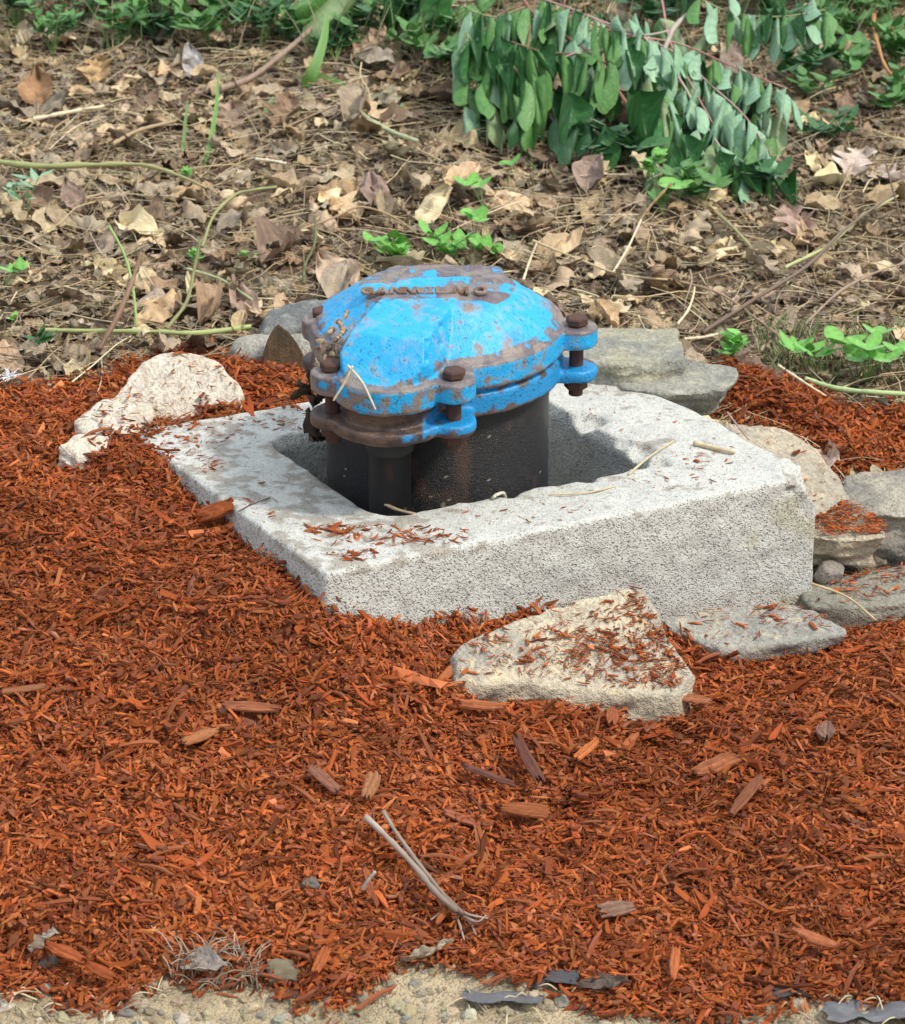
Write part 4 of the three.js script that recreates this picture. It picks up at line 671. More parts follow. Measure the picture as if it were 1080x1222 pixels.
{
  const sh = group('wilted_shrub'); tag(sh, 'cut wilted shrub with rows of drooping green leaves lying over the litter', 'shrub');
  const zb = ground(745, 222).z, zS = (py) => zb - .012 - Math.max(0, 215 - py) * .00105, R = rngOf(91);
  const st = (list, r0, r1, c, c2) => wire(sh, list.map(([x, y], i) => atZ(x, y, zS(y) + .01)), r0, r1, c, c2);
  const red = [.22, .10, .065], pink = [.42, .27, .24], grey = [.42, .37, .31];
  st([[612, -20], [640, 20], [700, 62], [765, 150], [805, 222], [824, 280]], .0028, .0016, red);
  st([[700, 18], [745, 36], [800, 60], [850, 103], [890, 140], [914, 178], [923, 214]], .0014, .0009, pink);
  st([[690, 22], [745, 42], [810, 52], [880, 82], [935, 104]], .0012, .0008, [.36, .16, .15]);
  st([[765, 40], [812, 96], [838, 142], [868, 188], [890, 216]], .0016, .001, [.46, .34, .3]);
  st([[790, 0], [800, 50], [830, 110], [852, 150]], .0013, .001, [.4, .2, .18]);
  st([[640, -10], [631, 45], [626, 100]], .0013, .0008, red); st([[676, -10], [668, 30], [664, 40]], .0012, .0008, red); st([[733, 28], [736, 70], [735, 112]], .0012, .0008, red);
  st([[820, 18], [804, 34], [796, 52], [780, 82]], .0034, .0026, grey, scl(grey, .8)); st([[803, 36], [770, 42], [735, 40]], .0014, .0009, grey);
  st([[560, 60], [600, 15], [650, 2]], .0012, .0008, red); st([[640, 86], [700, 60], [770, 72]], .001, .0008, pink); st([[735, 80], [770, 84], [800, 92]], .001, .0008, pink);
  const L = [[613, 112, 628, 184, 20, 'mid'], [636, 86, 642, 168, 20, 'mid'], [651, 88, 649, 160, 20, 'mid'], [678, 110, 657, 187, 34, 'dark'], [644, 60, 657, 98, 22, 'dark'], [618, 60, 607, 112, 20, 'mid'], [592, 44, 592, 100, 30, 'dark'],
    [598, 20, 597, 48, 14, 'pale'], [610, 5, 608, 48, 12, 'mid'], [619, 14, 620, 58, 13, 'pale'], [637, 15, 637, 72, 13, 'pale'], [563, 56, 592, 115, 13, 'pale'], [550, 66, 575, 95, 13, 'mid'], [580, 40, 574, 76, 13, 'pale'], [589, 49, 584, 90, 12, 'pale'], [555, 28, 566, 62, 14, 'dull'], [569, 30, 570, 62, 12, 'pale'],
    [651, -4, 654, 27, 17, 'pale'], [664, 12, 659, 36, 22, 'dull'], [686, 46, 706, 110, 28, 'pale'], [688, 20, 693, 50, 16, 'pale'], [711, 35, 714, 63, 16, 'pale'], [697, 58, 708, 78, 14, 'mid'], [728, 72, 716, 132, 23, 'mid'], [748, 108, 759, 208, 56, 'dark'], [774, 92, 772, 132, 24, 'dark'], [781, 120, 777, 180, 18, 'dull'], [789, 112, 797, 156, 15, 'mid'], [798, 120, 811, 165, 15, 'pale'],
    [707, 128, 697, 184, 24, 'deep'], [721, 150, 707, 210, 30, 'dark'], [790, 142, 790, 192, 24, 'dark'], [737, 17, 746, 41, 13, 'pale'], [758, 15, 765, 43, 13, 'pale'], [750, 22, 754, 40, 12, 'pale'], [786, 22, 810, 76, 20, 'dull'], [770, 24, 772, 50, 10, 'pale'],
    [834, 101, 822, 132, 14, 'pale'], [850, 110, 848, 156, 14, 'pale'], [865, 120, 862, 170, 14, 'pale'], [878, 131, 874, 190, 15, 'pale'], [889, 141, 887, 183, 16, 'pale'], [900, 152, 888, 194, 15, 'pale'], [911, 165, 902, 209, 18, 'pale'], [916, 178, 920, 209, 14, 'pale'], [878, 77, 897, 94, 14, 'pale'], [906, 92, 907, 141, 14, 'pale'], [926, 105, 935, 151, 18, 'pale'], [944, 118, 951, 149, 12, 'pale'],
    [834, 154, 836, 184, 15, 'pale'], [851, 172, 853, 206, 15, 'dull'], [919, 18, 917, 67, 15, 'dark'], [936, 8, 939, 54, 11, 'dark'], [891, 22, 890, 66, 14, 'mid'], [852, 33, 830, 67, 16, 'dull'], [870, -4, 872, 15, 14, 'pale'], [971, -4, 975, 20, 18, 'pale'], [858, 180, 848, 250, 22, 'dark'], [842, 228, 849, 294, 17, 'dull'], [884, 200, 902, 248, 30, 'dark'], [936, 214, 952, 262, 28, 'dark'], [914, 212, 922, 254, 24, 'mid'], [866, 232, 878, 272, 22, 'mid'], [818, 160, 812, 224, 24, 'dark'], [802, 170, 790, 232, 22, 'dark'], [828, 196, 826, 262, 18, 'mid'], [760, 160, 742, 224, 24, 'deep'], [666, 66, 672, 116, 18, 'dark'], [700, 70, 690, 128, 22, 'deep'], [752, 60, 752, 112, 20, 'dark'], [622, 130, 604, 172, 18, 'deep'], [575, 100, 584, 140, 16, 'mid'], [664, 140, 668, 182, 18, 'deep'], [690, 150, 676, 196, 20, 'deep'], [776, 190, 770, 232, 20, 'deep'], [875, 100, 868, 130, 14, 'mid'], [896, 172, 880, 216, 20, 'mid']];
  for (let i = 0; i < 90; i++) { // leaves deeper in, behind the outer ones
    const left = R() < .45, x = left ? lerp(548, 735, R()) : lerp(700, 935, R()), lo = left ? 10 : clamp((x - 760) * .75, 10, 150), y = lerp(lo, lo + (left ? 120 : 90), R()), l = lerp(30, 62, R()); L.push([x, y, x + (R() - .5) * 24, Math.min(y + l, 262), lerp(13, 26, R()), pick(R, ['dark', 'dark', 'deep', 'deep', 'mid', 'mid', 'pale', 'dull']), .05]);
  }
  // rows of narrow leaflets drooping in pairs from the leaf stalks
  for (const [list, kinds, l0, l1] of [[[[745, 36], [800, 60], [850, 103], [890, 140], [914, 178], [923, 212]], ['pale', 'pale', 'mid'], 36, 60], [[[745, 42], [810, 52], [880, 82], [940, 106]], ['pale', 'mid', 'pale'], 26, 44], [[[765, 40], [812, 96], [838, 142], [868, 188], [890, 216]], ['mid', 'pale', 'dark'], 30, 46], [[[560, 12], [590, 20], [630, 8], [680, 14]], ['mid', 'mid', 'pale', 'dark'], 40, 74], [[[640, -4], [690, 14], [730, 34], [775, 70]], ['mid', 'mid', 'pale', 'dark'], 34, 62], [[[610, 50], [650, 62], [700, 66], [740, 84]], ['mid', 'mid', 'dark'], 44, 84], [[[556, 40], [576, 56], [606, 74], [630, 100]], ['mid', 'dark', 'mid'], 40, 74], [[[820, -10], [870, 14], [925, 20], [985, 12]], ['mid', 'dark', 'pale'], 28, 50], [[[770, 84], [800, 130], [820, 180], [834, 226]], ['dark', 'mid', 'dull'], 34, 56]]) {
    const n = list.length; for (let t = 0; t < 1; t += .052) { const q = t * (n - 1), i = Math.min(n - 2, Math.floor(q)), f = q - i, x = lerp(list[i][0], list[i + 1][0], f), y = lerp(list[i][1], list[i + 1][1], f); if (R() < .12) continue; const l = lerp(l0, l1, R()); L.push([x + (R() - .5) * 5, y, x + (R() - .62) * l * .5, y + l, lerp(10, 20, R()), pick(R, kinds)]); }
    st(list, .0011, .0007, pick(R, [red, pink, [.3, .3, .14]]));
  }
  for (const [a, b, c, d, w, k, back = 0] of L) hang(sh, a, b, c, d, w, k, zS((b + d) / 2) + (R() - .5) * .03 - back, R, .015 + .02 * R());
}
// leafy weeds: a few stems from one root, each with leaves of its own
function weed(label, cat, px, py, { n = 4, h = 60, spread = 50, leaves = 6, ll = 22, lw = 12, kind = 'mid', seed = 1, shape = 'blade', name = 'weed', droop = .4, grp } = {}) {
  const R = rngOf(seed * 31 + 5), p = ground(px, py).add(V(0, .008, 0)), sc = scaleAt(p), o = group(name, p); tag(o, label, cat, grp);
  const g = [0, 1, 2].map((i) => leafGeo({ w: { blade, round, strap }[shape], n: 10, m: 4, fold: .25, roll: -.2, bend: droop * (.6 + i * .4), wave: .12, seed: seed + i, c: vary(R, GREEN[kind], .25), vein: scl(GREEN[kind], 1.25), spot: .1 }));
  for (let i = 0; i < n; i++) {
    const a = R() * 6.28, q = spread * sc * (.25 + .75 * R()), tip = V(Math.cos(a) * q, h * sc * (.45 + .55 * R()), Math.sin(a) * q), mid = tip.clone().multiplyScalar(.5).add(V(0, h * sc * .15, 0));
    const pts = [V(0, -.003, 0), mid, tip], cv = new THREE.CatmullRomCurve3(pts); wire(o, pts, .8 * sc, .45 * sc, [.16, .26, .07], [.14, .3, .08]);
    for (let k = 0; k < leaves; k++) {
      const t = leaves < 4 ? 1 : .35 + .65 * k / (leaves - 1), at = cv.getPoint(t), b = (shape === 'round' && leaves === 3 ? k * 2.09 + i : R() * 6.28), el = -.1 + .7 * R(), y = V(Math.cos(b) * Math.cos(el), Math.sin(el), Math.sin(b) * Math.cos(el));
      let nn = V(0, 1, .2); nn.addScaledVector(y, -nn.dot(y)).normalize(); const s = ll * sc * (.7 + .5 * R());
      const m = new THREE.Mesh(pick(R, g), thinMat); m.name = 'leaf'; m.castShadow = m.receiveShadow = true; m.applyMatrix4(new THREE.Matrix4().makeBasis(new THREE.Vector3().crossVectors(y, nn), y, nn).scale(V(lw * sc * (.8 + .4 * R()), s, s)).setPosition(at)); o.add(m);
    }
  }
  return o;
}
const T3 = { n: 3, leaves: 3, shape: 'round', kind: 'bright', name: 'clover_sprig' };
weed('single trefoil sprig standing highest above the blue cap', 'clover', 606, 232, { ...T3, n: 1, h: 40, spread: 6, ll: 20, lw: 18, seed: 3 });
weed('pair of trefoil sprigs left of the highest sprig, above the cap', 'clover', 576, 256, { ...T3, n: 2, h: 32, spread: 24, ll: 19, lw: 17, seed: 4 });
weed('trefoil sprig close behind the top of the blue cap', 'clover', 566, 300, { ...T3, n: 2, h: 42, spread: 16, ll: 18, lw: 16, seed: 5 });
weed('lone small green leaf right of the highest trefoil sprig', 'clover', 636, 228, { ...T3, n: 1, h: 24, spread: 4, ll: 18, lw: 13, seed: 6, leaves: 2 });
weed('low green patch with lobed leaves just behind the left top of the cap', 'weed', 466, 322, { n: 7, h: 28, spread: 40, leaves: 4, ll: 26, lw: 17, kind: 'bright', seed: 7 });
weed('low green patch just behind the right top of the cap', 'weed', 536, 320, { n: 7, h: 34, spread: 36, leaves: 4, ll: 24, lw: 15, kind: 'bright', seed: 8 });
weed('small light green leaves right behind the edge of the cap', 'weed', 596, 316, { n: 3, h: 18, spread: 22, leaves: 3, ll: 24, lw: 14, kind: 'bright', seed: 9 });
weed('large trefoil with three round leaves in front of the shrub', 'clover', 812, 258, { ...T3, n: 1, h: 60, spread: 8, ll: 32, lw: 26, seed: 10 });
weed('sprig with small round paired leaflets before the big dark shrub leaf', 'seedling', 776, 238, { n: 2, h: 66, spread: 14, leaves: 8, ll: 15, lw: 11, shape: 'round', kind: 'bright', seed: 11, name: 'seedling', droop: .1 });
weed('green weedy tuft under the big trefoil', 'weed', 790, 262, { n: 6, h: 36, spread: 26, leaves: 4, ll: 18, lw: 10, kind: 'mid', seed: 12 });
weed('bright trefoil patch at the right edge above the red heap', 'clover', 1035, 462, { ...T3, n: 6, h: 52, spread: 46, ll: 30, lw: 23, seed: 13 });
weed('bright pointed leaves between the two slabs and the trefoil patch', 'weed', 962, 450, { n: 4, h: 36, spread: 22, leaves: 3, ll: 32, lw: 15, kind: 'bright', seed: 14 });
weed('low green weed just beyond the flat grey slabs', 'weed', 872, 440, { n: 6, h: 32, spread: 28, leaves: 4, ll: 22, lw: 13, kind: 'bright', seed: 15 });
weed('bright green leaf tuft at the left edge of the litter', 'weed', 6, 350, { n: 3, h: 16, spread: 28, leaves: 3, ll: 26, lw: 13, kind: 'bright', seed: 16 });
weed('tiny two leaved seedling at the left edge', 'seedling', 14, 408, { n: 1, h: 20, spread: 5, leaves: 3, ll: 15, lw: 11, kind: 'bright', seed: 17, name: 'seedling' });
weed('dark green drooping leaves at the left, above the red mulch', 'weed', 50, 438, { n: 3, h: 26, spread: 16, leaves: 2, ll: 28, lw: 12, kind: 'dark', seed: 18 });
weed('small ferny green sprout left of the blue cap', 'seedling', 236, 330, { n: 3, h: 26, spread: 12, leaves: 8, ll: 10, lw: 7, kind: 'bright', seed: 19, name: 'seedling' });
weed('tiny bright sprout beside the woolly brown leaf', 'seedling', 292, 328, { n: 3, h: 18, spread: 14, leaves: 4, ll: 12, lw: 8, kind: 'bright', seed: 20, name: 'seedling' });
weed('tiny ferny sprout under the arching green stem', 'seedling', 223, 224, { n: 2, h: 16, spread: 8, leaves: 8, ll: 9, lw: 6, kind: 'bright', seed: 21, name: 'seedling' });
weed('pale withered leafy sprig at the left edge', 'weed', 32, 268, { n: 3, h: 52, spread: 22, leaves: 4, ll: 22, lw: 9, kind: 'pale', seed: 22 });
weed('ferny weed in the top left corner', 'weed', 62, 72, { n: 8, h: 60, spread: 44, leaves: 9, ll: 16, lw: 9, kind: 'mid', seed: 23 });
weed('green weed at the top, left of the round leaved one', 'weed', 150, 64, { n: 9, h: 60, spread: 56, leaves: 6, ll: 24, lw: 13, kind: 'mid', seed: 24 });
weed('round leaved weed at the top left, above the silvery leaf', 'weed', 192, 72, { n: 5, h: 52, spread: 26, leaves: 5, ll: 26, lw: 20, shape: 'round', kind: 'dark', seed: 25 });
weed('dense green weed at the top, right of the round leaved one', 'weed', 252, 62, { n: 10, h: 62, spread: 56, leaves: 6, ll: 30, lw: 14, kind: 'mid', seed: 26 });
weed('dark weed at the top above the thick fallen branch', 'weed', 318, 58, { n: 9, h: 56, spread: 46, leaves: 6, ll: 28, lw: 13, kind: 'dark', seed: 27 });
weed('yellow green tuft of tiny leaves at the top middle', 'weed', 510, 48, { n: 9, h: 40, spread: 46, leaves: 6, ll: 15, lw: 9, kind: 'bright', seed: 28 });
weed('green weed in the top right corner', 'weed', 1040, 50, { n: 9, h: 90, spread: 76, leaves: 7, ll: 26, lw: 14, kind: 'mid', seed: 29 });
weed('light green weed right of the shrub, beside the orange vine', 'weed', 1010, 100, { n: 6, h: 44, spread: 50, leaves: 5, ll: 26, lw: 18, kind: 'mid', seed: 30 });
weed('dark leafy weed at the top right behind the shrub', 'weed', 910, 30, { n: 8, h: 70, spread: 76, leaves: 6, ll: 34, lw: 20, kind: 'dark', seed: 31 });
weed('dark leafy weed behind the middle of the shrub', 'weed', 790, 60, { n: 7, h: 80, spread: 80, leaves: 6, ll: 36, lw: 20, kind: 'dark', seed: 32 });
weed('sparse green weed at the right edge', 'weed', 1070, 140, { n: 5, h: 60, spread: 40, leaves: 5, ll: 20, lw: 11, kind: 'mid', seed: 33 });
weed('straggling weed between the shrub and the orange vine', 'weed', 975, 130, { n: 6, h: 46, spread: 50, leaves: 5, ll: 20, lw: 12, kind: 'mid', seed: 34 });
for (const [label, x, y, n, h, sp, l, k, sh] of [['dark leafy clump at the very top, left of the ferny corner weed', 20, 38, 9, 60, 50, 26, 'dark'], ['bright leafy clump at the very top beside the ferny weed', 108, 34, 10, 60, 60, 26, 'mid'], ['dense dark clump at the very top above the round leaved weed', 205, 30, 11, 66, 64, 30, 'dark'], ['green clump at the very top above the dense weed', 290, 28, 12, 70, 60, 30, 'mid'], ['low green weed under the fallen branch end', 340, 64, 6, 40, 46, 26, 'mid'], ['small mixed weed by the broad grass blade', 400, 78, 6, 36, 46, 20, 'dark'], ['low green weed left of the shrub tips', 500, 74, 7, 40, 50, 24, 'mid'], ['thin green weed at the top left of the shrub', 545, 60, 7, 46, 40, 26, 'mid'], ['dark clump at the very top behind the shrub stem', 690, 6, 9, 70, 70, 36, 'dark'], ['leafy clump at the very top above the pale leaflets', 850, 4, 10, 74, 80, 36, 'dark'], ['green clump at the very top right of the middle', 960, 10, 10, 80, 76, 30, 'mid'], ['dark clump at the very top in the right corner', 1070, 10, 9, 80, 60, 32, 'dark'], ['dense weed at the top middle, left of the shrub', 420, 60, 9, 54, 60, 28, 'mid'], ['dark weed at the top middle between the broad leaves and the shrub', 470, 52, 9, 56, 56, 30, 'dark'], ['green weed spilling out under the left end of the shrub', 545, 96, 8, 44, 44, 26, 'mid'], ['dark green weed at the top right, close to the corner', 1045, 30, 10, 60, 60, 32, 'dark'], ['light weed at the right edge below the orange vine', 1060, 150, 8, 46, 50, 24, 'mid'], ['leafy weed above the dark reddish leaf', 955, 108, 8, 50, 56, 26, 'dark'], ['bright green weed left of the orange vine', 1000, 66, 9, 56, 60, 26, 'mid'], ['dark green weed in front of the dark leafy weed at the top right', 930, 62, 8, 50, 60, 28, 'dark'], ['green weed just right of the orange vine', 1066, 92, 8, 50, 44, 26, 'mid'], ['dull green low weed right of the shrub tips', 985, 176, 6, 34, 46, 22, 'dark'], ['mid green weed low under the shrub right end', 905, 236, 7, 40, 46, 28, 'dark'], ['green weed low under the shrub middle', 840, 250, 7, 46, 44, 28, 'mid'], ['dark weed in the shade under the big dark shrub leaf', 735, 206, 8, 46, 60, 30, 'dark']]) weed(label, 'weed', x, y, { n, h, spread: sp, leaves: 7, ll: l, lw: l * .55, kind: k, seed: 200 + x });
{ // thin grass among the litter on the right and at the top
  const R = rngOf(260), gs = [], g0 = (p, h, c) => { const a = R() * 6.28, q = V(Math.cos(a) * h * .5, h, Math.sin(a) * h * .5); return stalk([p, p.clone().addScaledVector(q, .5).add(V(0, h * .12, 0)), p.clone().add(q)], .0009, .0003, 4, 6, c); };
  for (let i = 0; i < 820; i++) { const top = R() < .75, px = top ? lerp(0, 1080, R()) : lerp(900, 1090, R()), py = top ? lerp(-10, 90, R() ** 1.5) : lerp(405, 462, R()), p = ground(px, py); if (mulchAt(p.x, p.z)) continue; p.y += .004; gs.push(g0(p, lerp(.012, top ? .10 : .028, R()), vary(R, pick(R, [[.10, .22, .05], [.16, .28, .08], [.26, .3, .12], [.42, .36, .2]]), .2))); }
  tag(mesh('grass', mergeGeometries(gs), thinMat), 'thin green and yellow grass among the leaf litter', 'grass', null, 'stuff');
}
{ // broad drooping leaves at the top middle
  const o = group('broad_leaved_plant'), R = rngOf(140), z = ground(440, 66).z; tag(o, 'broad leaved plant hanging into the top middle of the photo', 'plant');
  for (const [a, b, c, d, w, k] of [[462, -30, 446, 52, 44, 'dark'], [430, -20, 372, 50, 40, 'dull'], [420, -20, 404, 46, 36, 'mid'], [545, -30, 526, 34, 40, 'dark'], [480, -30, 474, 22, 26, 'bright'], [500, -20, 508, 30, 26, 'dark'], [400, -20, 350, 14, 30, 'mid'], [570, -20, 566, 22, 26, 'mid'], [448, 30, 436, 62, 20, 'mid']]) hang(o, a, b, c, d, w, k, z - .05 + R() * .04, R, .02);
  wire(o, [atZ(520, -40, z - .06), atZ(460, -30, z - .05), atZ(400, -24, z - .05)], .002, .0012, [.2, .22, .08]);
}
// blades of grass
function grassBlade(label, pts, r, c) { const P = pts.map(([x, y, up]) => { const p = ground(x, y + up); const s = scaleAt(p); p.y += up * s / Math.cos(PITCH); return p; }); const cv = new THREE.CatmullRomCurve3(P), n = 14, A = [], C = [], I = []; for (let i = 0; i <= n; i++) { const t = i / n, q = cv.getPoint(t), w = r * scaleAt(q) * Math.min(1, .35 + t * 3) * Math.pow(1 - t, .45) + .0002, d = cv.getTangent(t), s = new THREE.Vector3().crossVectors(d, V(.1, .35, .93)).normalize(); for (const k of [-1, 0, 1]) { A.push(q.x + s.x * w * k, q.y + s.y * w * k + (k ? .25 * w : 0), q.z + s.z * w * k); C.push(...scl(c, k ? 1 : .8)); } } for (let i = 0; i < n; i++) for (const k of [0, 1]) { const a = i * 3 + k; I.push(a, a + 1, a + 3, a + 1, a + 4, a + 3); } const g = new THREE.BufferGeometry(); g.setAttribute('position', new THREE.Float32BufferAttribute(A, 3)); g.setAttribute('color', new THREE.Float32BufferAttribute(C, 3)); g.setIndex(I); g.computeVertexNormals(); return tag(mesh('grass_blade', g, thinMat), label, 'grass blade'); }
const GB = [.16, .36, .07];
grassBlade('broad bright grass blade rising at the top middle', [[358, 112, 0], [372, 92, 22], [386, 56, 50], [392, 20, 70]], 8, GB);
grassBlade('short bright grass blade pointing right beside the broad one', [[362, 108, 4], [378, 94, 14], [400, 98, 12], [422, 106, 6]], 4.5, GB);
grassBlade('single upright grass blade above the silvery leaf', [[138, 66, 0], [140, 50, 10], [144, 26, 26]], 4, GB);
grassBlade('small green blade below the thick fallen branch', [[314, 142, 0], [320, 130, 8], [326, 116, 16]], 4, GB);
grassBlade('lone green blade in the litter right of the pale torn leaf', [[470, 158, 0], [474, 140, 12], [482, 124, 24]], 7, [.13, .28, .06]);
grassBlade('thin green blade standing tall in the left litter', [[244, 200, 0], [254, 160, 30], [261, 118, 60], [262, 90, 76]], 3, GB);
grassBlade('thin green blade next to the tall one', [[218, 190, 0], [222, 150, 30], [226, 120, 50]], 2.4, [.15, .28, .08]);

// ───────────────────────── stems, twigs and straw one can tell apart ─────────────────────────
function twig(name, label, cat, pts, r0, r1, c, c2 = c, knots = .42) { const P = pts.map(([x, y, up = 0]) => { const p = ground(x, y + up); p.y += up * scaleAt(p) / Math.cos(PITCH) + .014; return p; }), s = scaleAt(P[0]); return tag(mesh(name, stalk(P, r0 * s, r1 * s, 8, 40, c, c2, knots), stemMat), label, cat); }
const STG = [.30, .34, .13], BW = [.20, .115, .07], ST = [.55, .44, .25], PS = [.66, .56, .38];
twig('branch', 'thick brown fallen branch in the upper middle litter', 'branch', [[262, 122, 6], [300, 108, 10], [335, 82, 14], [372, 50, 18]], 4.5, 3.2, [.27, .19, .14]);
twig('stem', 'long green stem lying across the left litter at the top', 'stem', [[-20, 206, 6], [40, 214, 8], [110, 213, 10], [170, 213, 10], [215, 226, 6], [246, 240, 2]], 4, 1.8, STG, [.32, .28, .14]);
twig('stem', 'green stem lying along behind the white rock', 'stem', [[48, 412, 4], [120, 413, 5], [190, 414, 6], [232, 416, 8], [300, 408, 8]], 2.6, 3.2, STG, [.36, .42, .16]);
twig('twig', 'dark brown twig leaning over the green stem at the left', 'twig', [[118, 436, 0], [140, 400, 24], [160, 356, 50], [172, 322, 74]], 4, 2.6, [.15, .075, .05], [.26, .16, .09]);
twig('stem', 'thin green stem rising behind the dark brown twig', 'stem', [[164, 408, 0], [160, 360, 30], [150, 320, 50], [134, 290, 70]], 2, 1.6, [.26, .38, .12]);
twig('stem', 'olive stem rising left of the white rock', 'stem', [[198, 412, 0], [224, 378, 20], [234, 340, 50], [242, 306, 80]], 2.6, 1.6, [.22, .22, .09]);
twig('stem', 'olive stem arching above the sprout left of the cap', 'stem', [[242, 312, 10], [256, 276, 30], [280, 252, 40], [304, 244, 30], [330, 240, 16]], 2, 1.6, [.27, .29, .12]);
twig('stem', 'pale green stem running behind the long mauve leaf', 'stem', [[224, 338, 16], [262, 350, 14], [302, 376, 8]], 1.8, 1.6, [.34, .40, .2]);
twig('stem', 'dark green bent stem standing just left of the cap', 'stem', [[363, 356, 0], [364, 336, 16], [376, 310, 36], [378, 278, 60]], 2.2, 1.4, [.13, .15, .06]);
twig('twig', 'thin dark twig lying aslant over the right litter', 'twig', [[838, 414, 0], [900, 374, 14], [960, 336, 24], [1005, 292, 34], [1062, 250, 40]], 2.8, 1.6, [.13, .085, .06], [.18, .13, .09]);
twig('stem', 'yellow green stem crossing the thin dark twig at the right', 'stem', [[936, 336, 6], [990, 308, 10], [1030, 272, 16], [1070, 250, 16]], 2.2, 1.8, [.40, .42, .2]);
twig('twig', 'brown stalk arching at the right edge', 'twig', [[960, 404, 0], [1000, 366, 20], [1050, 340, 30], [1100, 326, 24]], 2, 1.6, [.28, .2, .15]);
twig('straw_stalk', 'reddish straw crossing the foot of the thin dark twig', 'straw', [[790, 348, 2], [850, 364, 8], [900, 396, 8], [934, 422, 2]], 1.8, 1.3, [.34, .22, .14]);
twig('stem', 'bright green stem lying at the right edge above the red heap', 'stem', [[960, 470, 6], [1000, 482, 8], [1040, 486, 8], [1110, 490, 8]], 3.2, 3, [.38, .48, .22]);
twig('straw_stalk', 'pale straw lying across the end of the bright green stem', 'straw', [[928, 454, 8], [952, 470, 8], [986, 492, 4]], 2, 1.4, PS);
twig('stem', 'grey green stalk end by the pale torn leaf', 'stem', [[424, 146, 8], [446, 162, 8], [470, 174, 6], [498, 184, 2]], 3.4, 3, [.36, .40, .24]);
twig('vine', 'orange brown vine hanging at the upper right edge', 'vine', [[1040, 22, 30], [1044, 66, 36], [1060, 104, 30], [1090, 120, 20]], 2.6, 2, [.40, .20, .07]);
twig('straw_stalk', 'long yellow straw right of the dark reddish leaf', 'straw', [[985, 146, 10], [1020, 162, 10], [1060, 178, 8], [1100, 188, 6]], 2, 1.8, [.58, .46, .24]);
twig('straw_stalk', 'cream straw lying above the long green stem', 'straw', [[40, 158, 4], [80, 150, 5], [125, 142, 4]], 2.6, 2, PS);
twig('straw_stalk', 'straw bent upright behind the right side of the cap', 'straw', [[624, 352, 0], [632, 328, 14], [640, 308, 30]], 1.7, 1.2, PS);
twig('straw_stalk', 'long straw trailing right from behind the cap', 'straw', [[636, 304, 8], [690, 326, 6], [740, 344, 4], [810, 352, 2]], 1.6, 1.2, ST);
twig('straw_stalk', 'straw standing aslant right of the long trailing straw', 'straw', [[730, 344, 0], [748, 314, 16], [764, 280, 36]], 1.6, 1.2, PS);
twig('straw_stalk', 'pale short straw just beyond the flat slab', 'straw', [[816, 422, 4], [838, 420, 5], [856, 416, 5]], 2.2, 1.6, PS);
twig('straw_stalk', 'curved cream straw hooked behind the slab', 'straw', [[808, 404, 0], [820, 388, 8], [826, 372, 14], [828, 360, 14]], 1.6, 1.2, PS);
twig('straw_stalk', 'straw lying over the mid left litter by the white fluff', 'straw', [[310, 280, 2], [340, 288, 4], [376, 294, 4]], 1.8, 1.4, PS);
twig('straw_stalk', 'white straw bit across the upper litter', 'straw', [[306, 206, 3], [325, 208, 4], [342, 211, 3]], 2, 1.6, [.7, .62, .45]);
twig('twig', 'brown curved root in the litter above the cap', 'twig', [[360, 290, 2], [400, 276, 10], [430, 264, 14], [470, 276, 10], [498, 296, 2]], 1.7, 1.3, [.32, .22, .12]);
twig('straw_stalk', 'tan stalk lying low over the mid left litter', 'straw', [[135, 188, 4], [165, 172, 6], [210, 160, 4]], 3, 2, [.36, .26, .15]);
twig('stem', 'thin dark stalk at the right edge', 'stem', [[1076, 284, 0], [1066, 252, 20], [1054, 212, 40]], 1.5, 1.1, [.13, .08, .06]);
twig('stem', 'dry brown stem under the big trefoil', 'stem', [[760, 284, 0], [776, 262, 14], [800, 236, 30]], 2, 1.6, [.26, .17, .07]);
twig('stem', 'olive stalk lying from the shrub into the right litter', 'stem', [[852, 268, 4], [874, 288, 6], [898, 314, 2]], 2.2, 1.8, [.30, .29, .12]);
const flat = (name, label, cat, list, r0, r1, c, y, c2 = c) => tag(mesh(name, stalk(list.map(([px, py, h = 0]) => atY(px, py, y + h)), r0, r1, 6, 16, c, c2, .2), stemMat), label, cat);
flat('straw_stalk', 'pale straw bridging the right corner of the hole', 'straw', [[750, 566, .001], [775, 545, .004], [804, 526, .001]], .0010, .0007, ST, TOP + .001);
flat('straw_stalk', 'short thick straw lying on the right arm of the block top', 'straw', [[828, 529], [850, 534], [877, 540]], .0020, .0016, [.56, .45, .28], TOP + .002);
flat('straw_stalk', 'thin straw along the front rim of the hole', 'straw', [[655, 590], [700, 588], [735, 580]], .0007, .0006, ST, TOP + .0014);
flat('twig', 'thin dark twig lying on the left arm of the block top', 'twig', [[285, 610], [300, 602], [322, 594]], .0006, .0005, [.12, .08, .06], TOP + .0012);
flat('twig', 'pinkish twig across the far right edge of the block', 'twig', [[868, 492], [880, 508], [893, 524]], .0009, .0007, [.36, .24, .2], TOP - .002);
flat('straw_stalk', 'straw leaning on the lowest slab by the block corner', 'straw', [[968, 696, .012], [1010, 712, .006], [1045, 740, 0]], .0011, .0009, [.52, .40, .22], .024);
flat('straw_stalk', 'thicker straw stuck upright in the hole by the pipe', 'straw', [[575, 603, -.02], [560, 578, .004], [544, 552, .026]], .0013, .0010, [.50, .37, .18], TOP);
flat('straw_stalk', 'thinner straw stuck in the hole beside the thicker one', 'straw', [[572, 604, -.02], [558, 586, -.004], [545, 566, .012]], .0010, .0008, [.55, .42, .22], TOP);
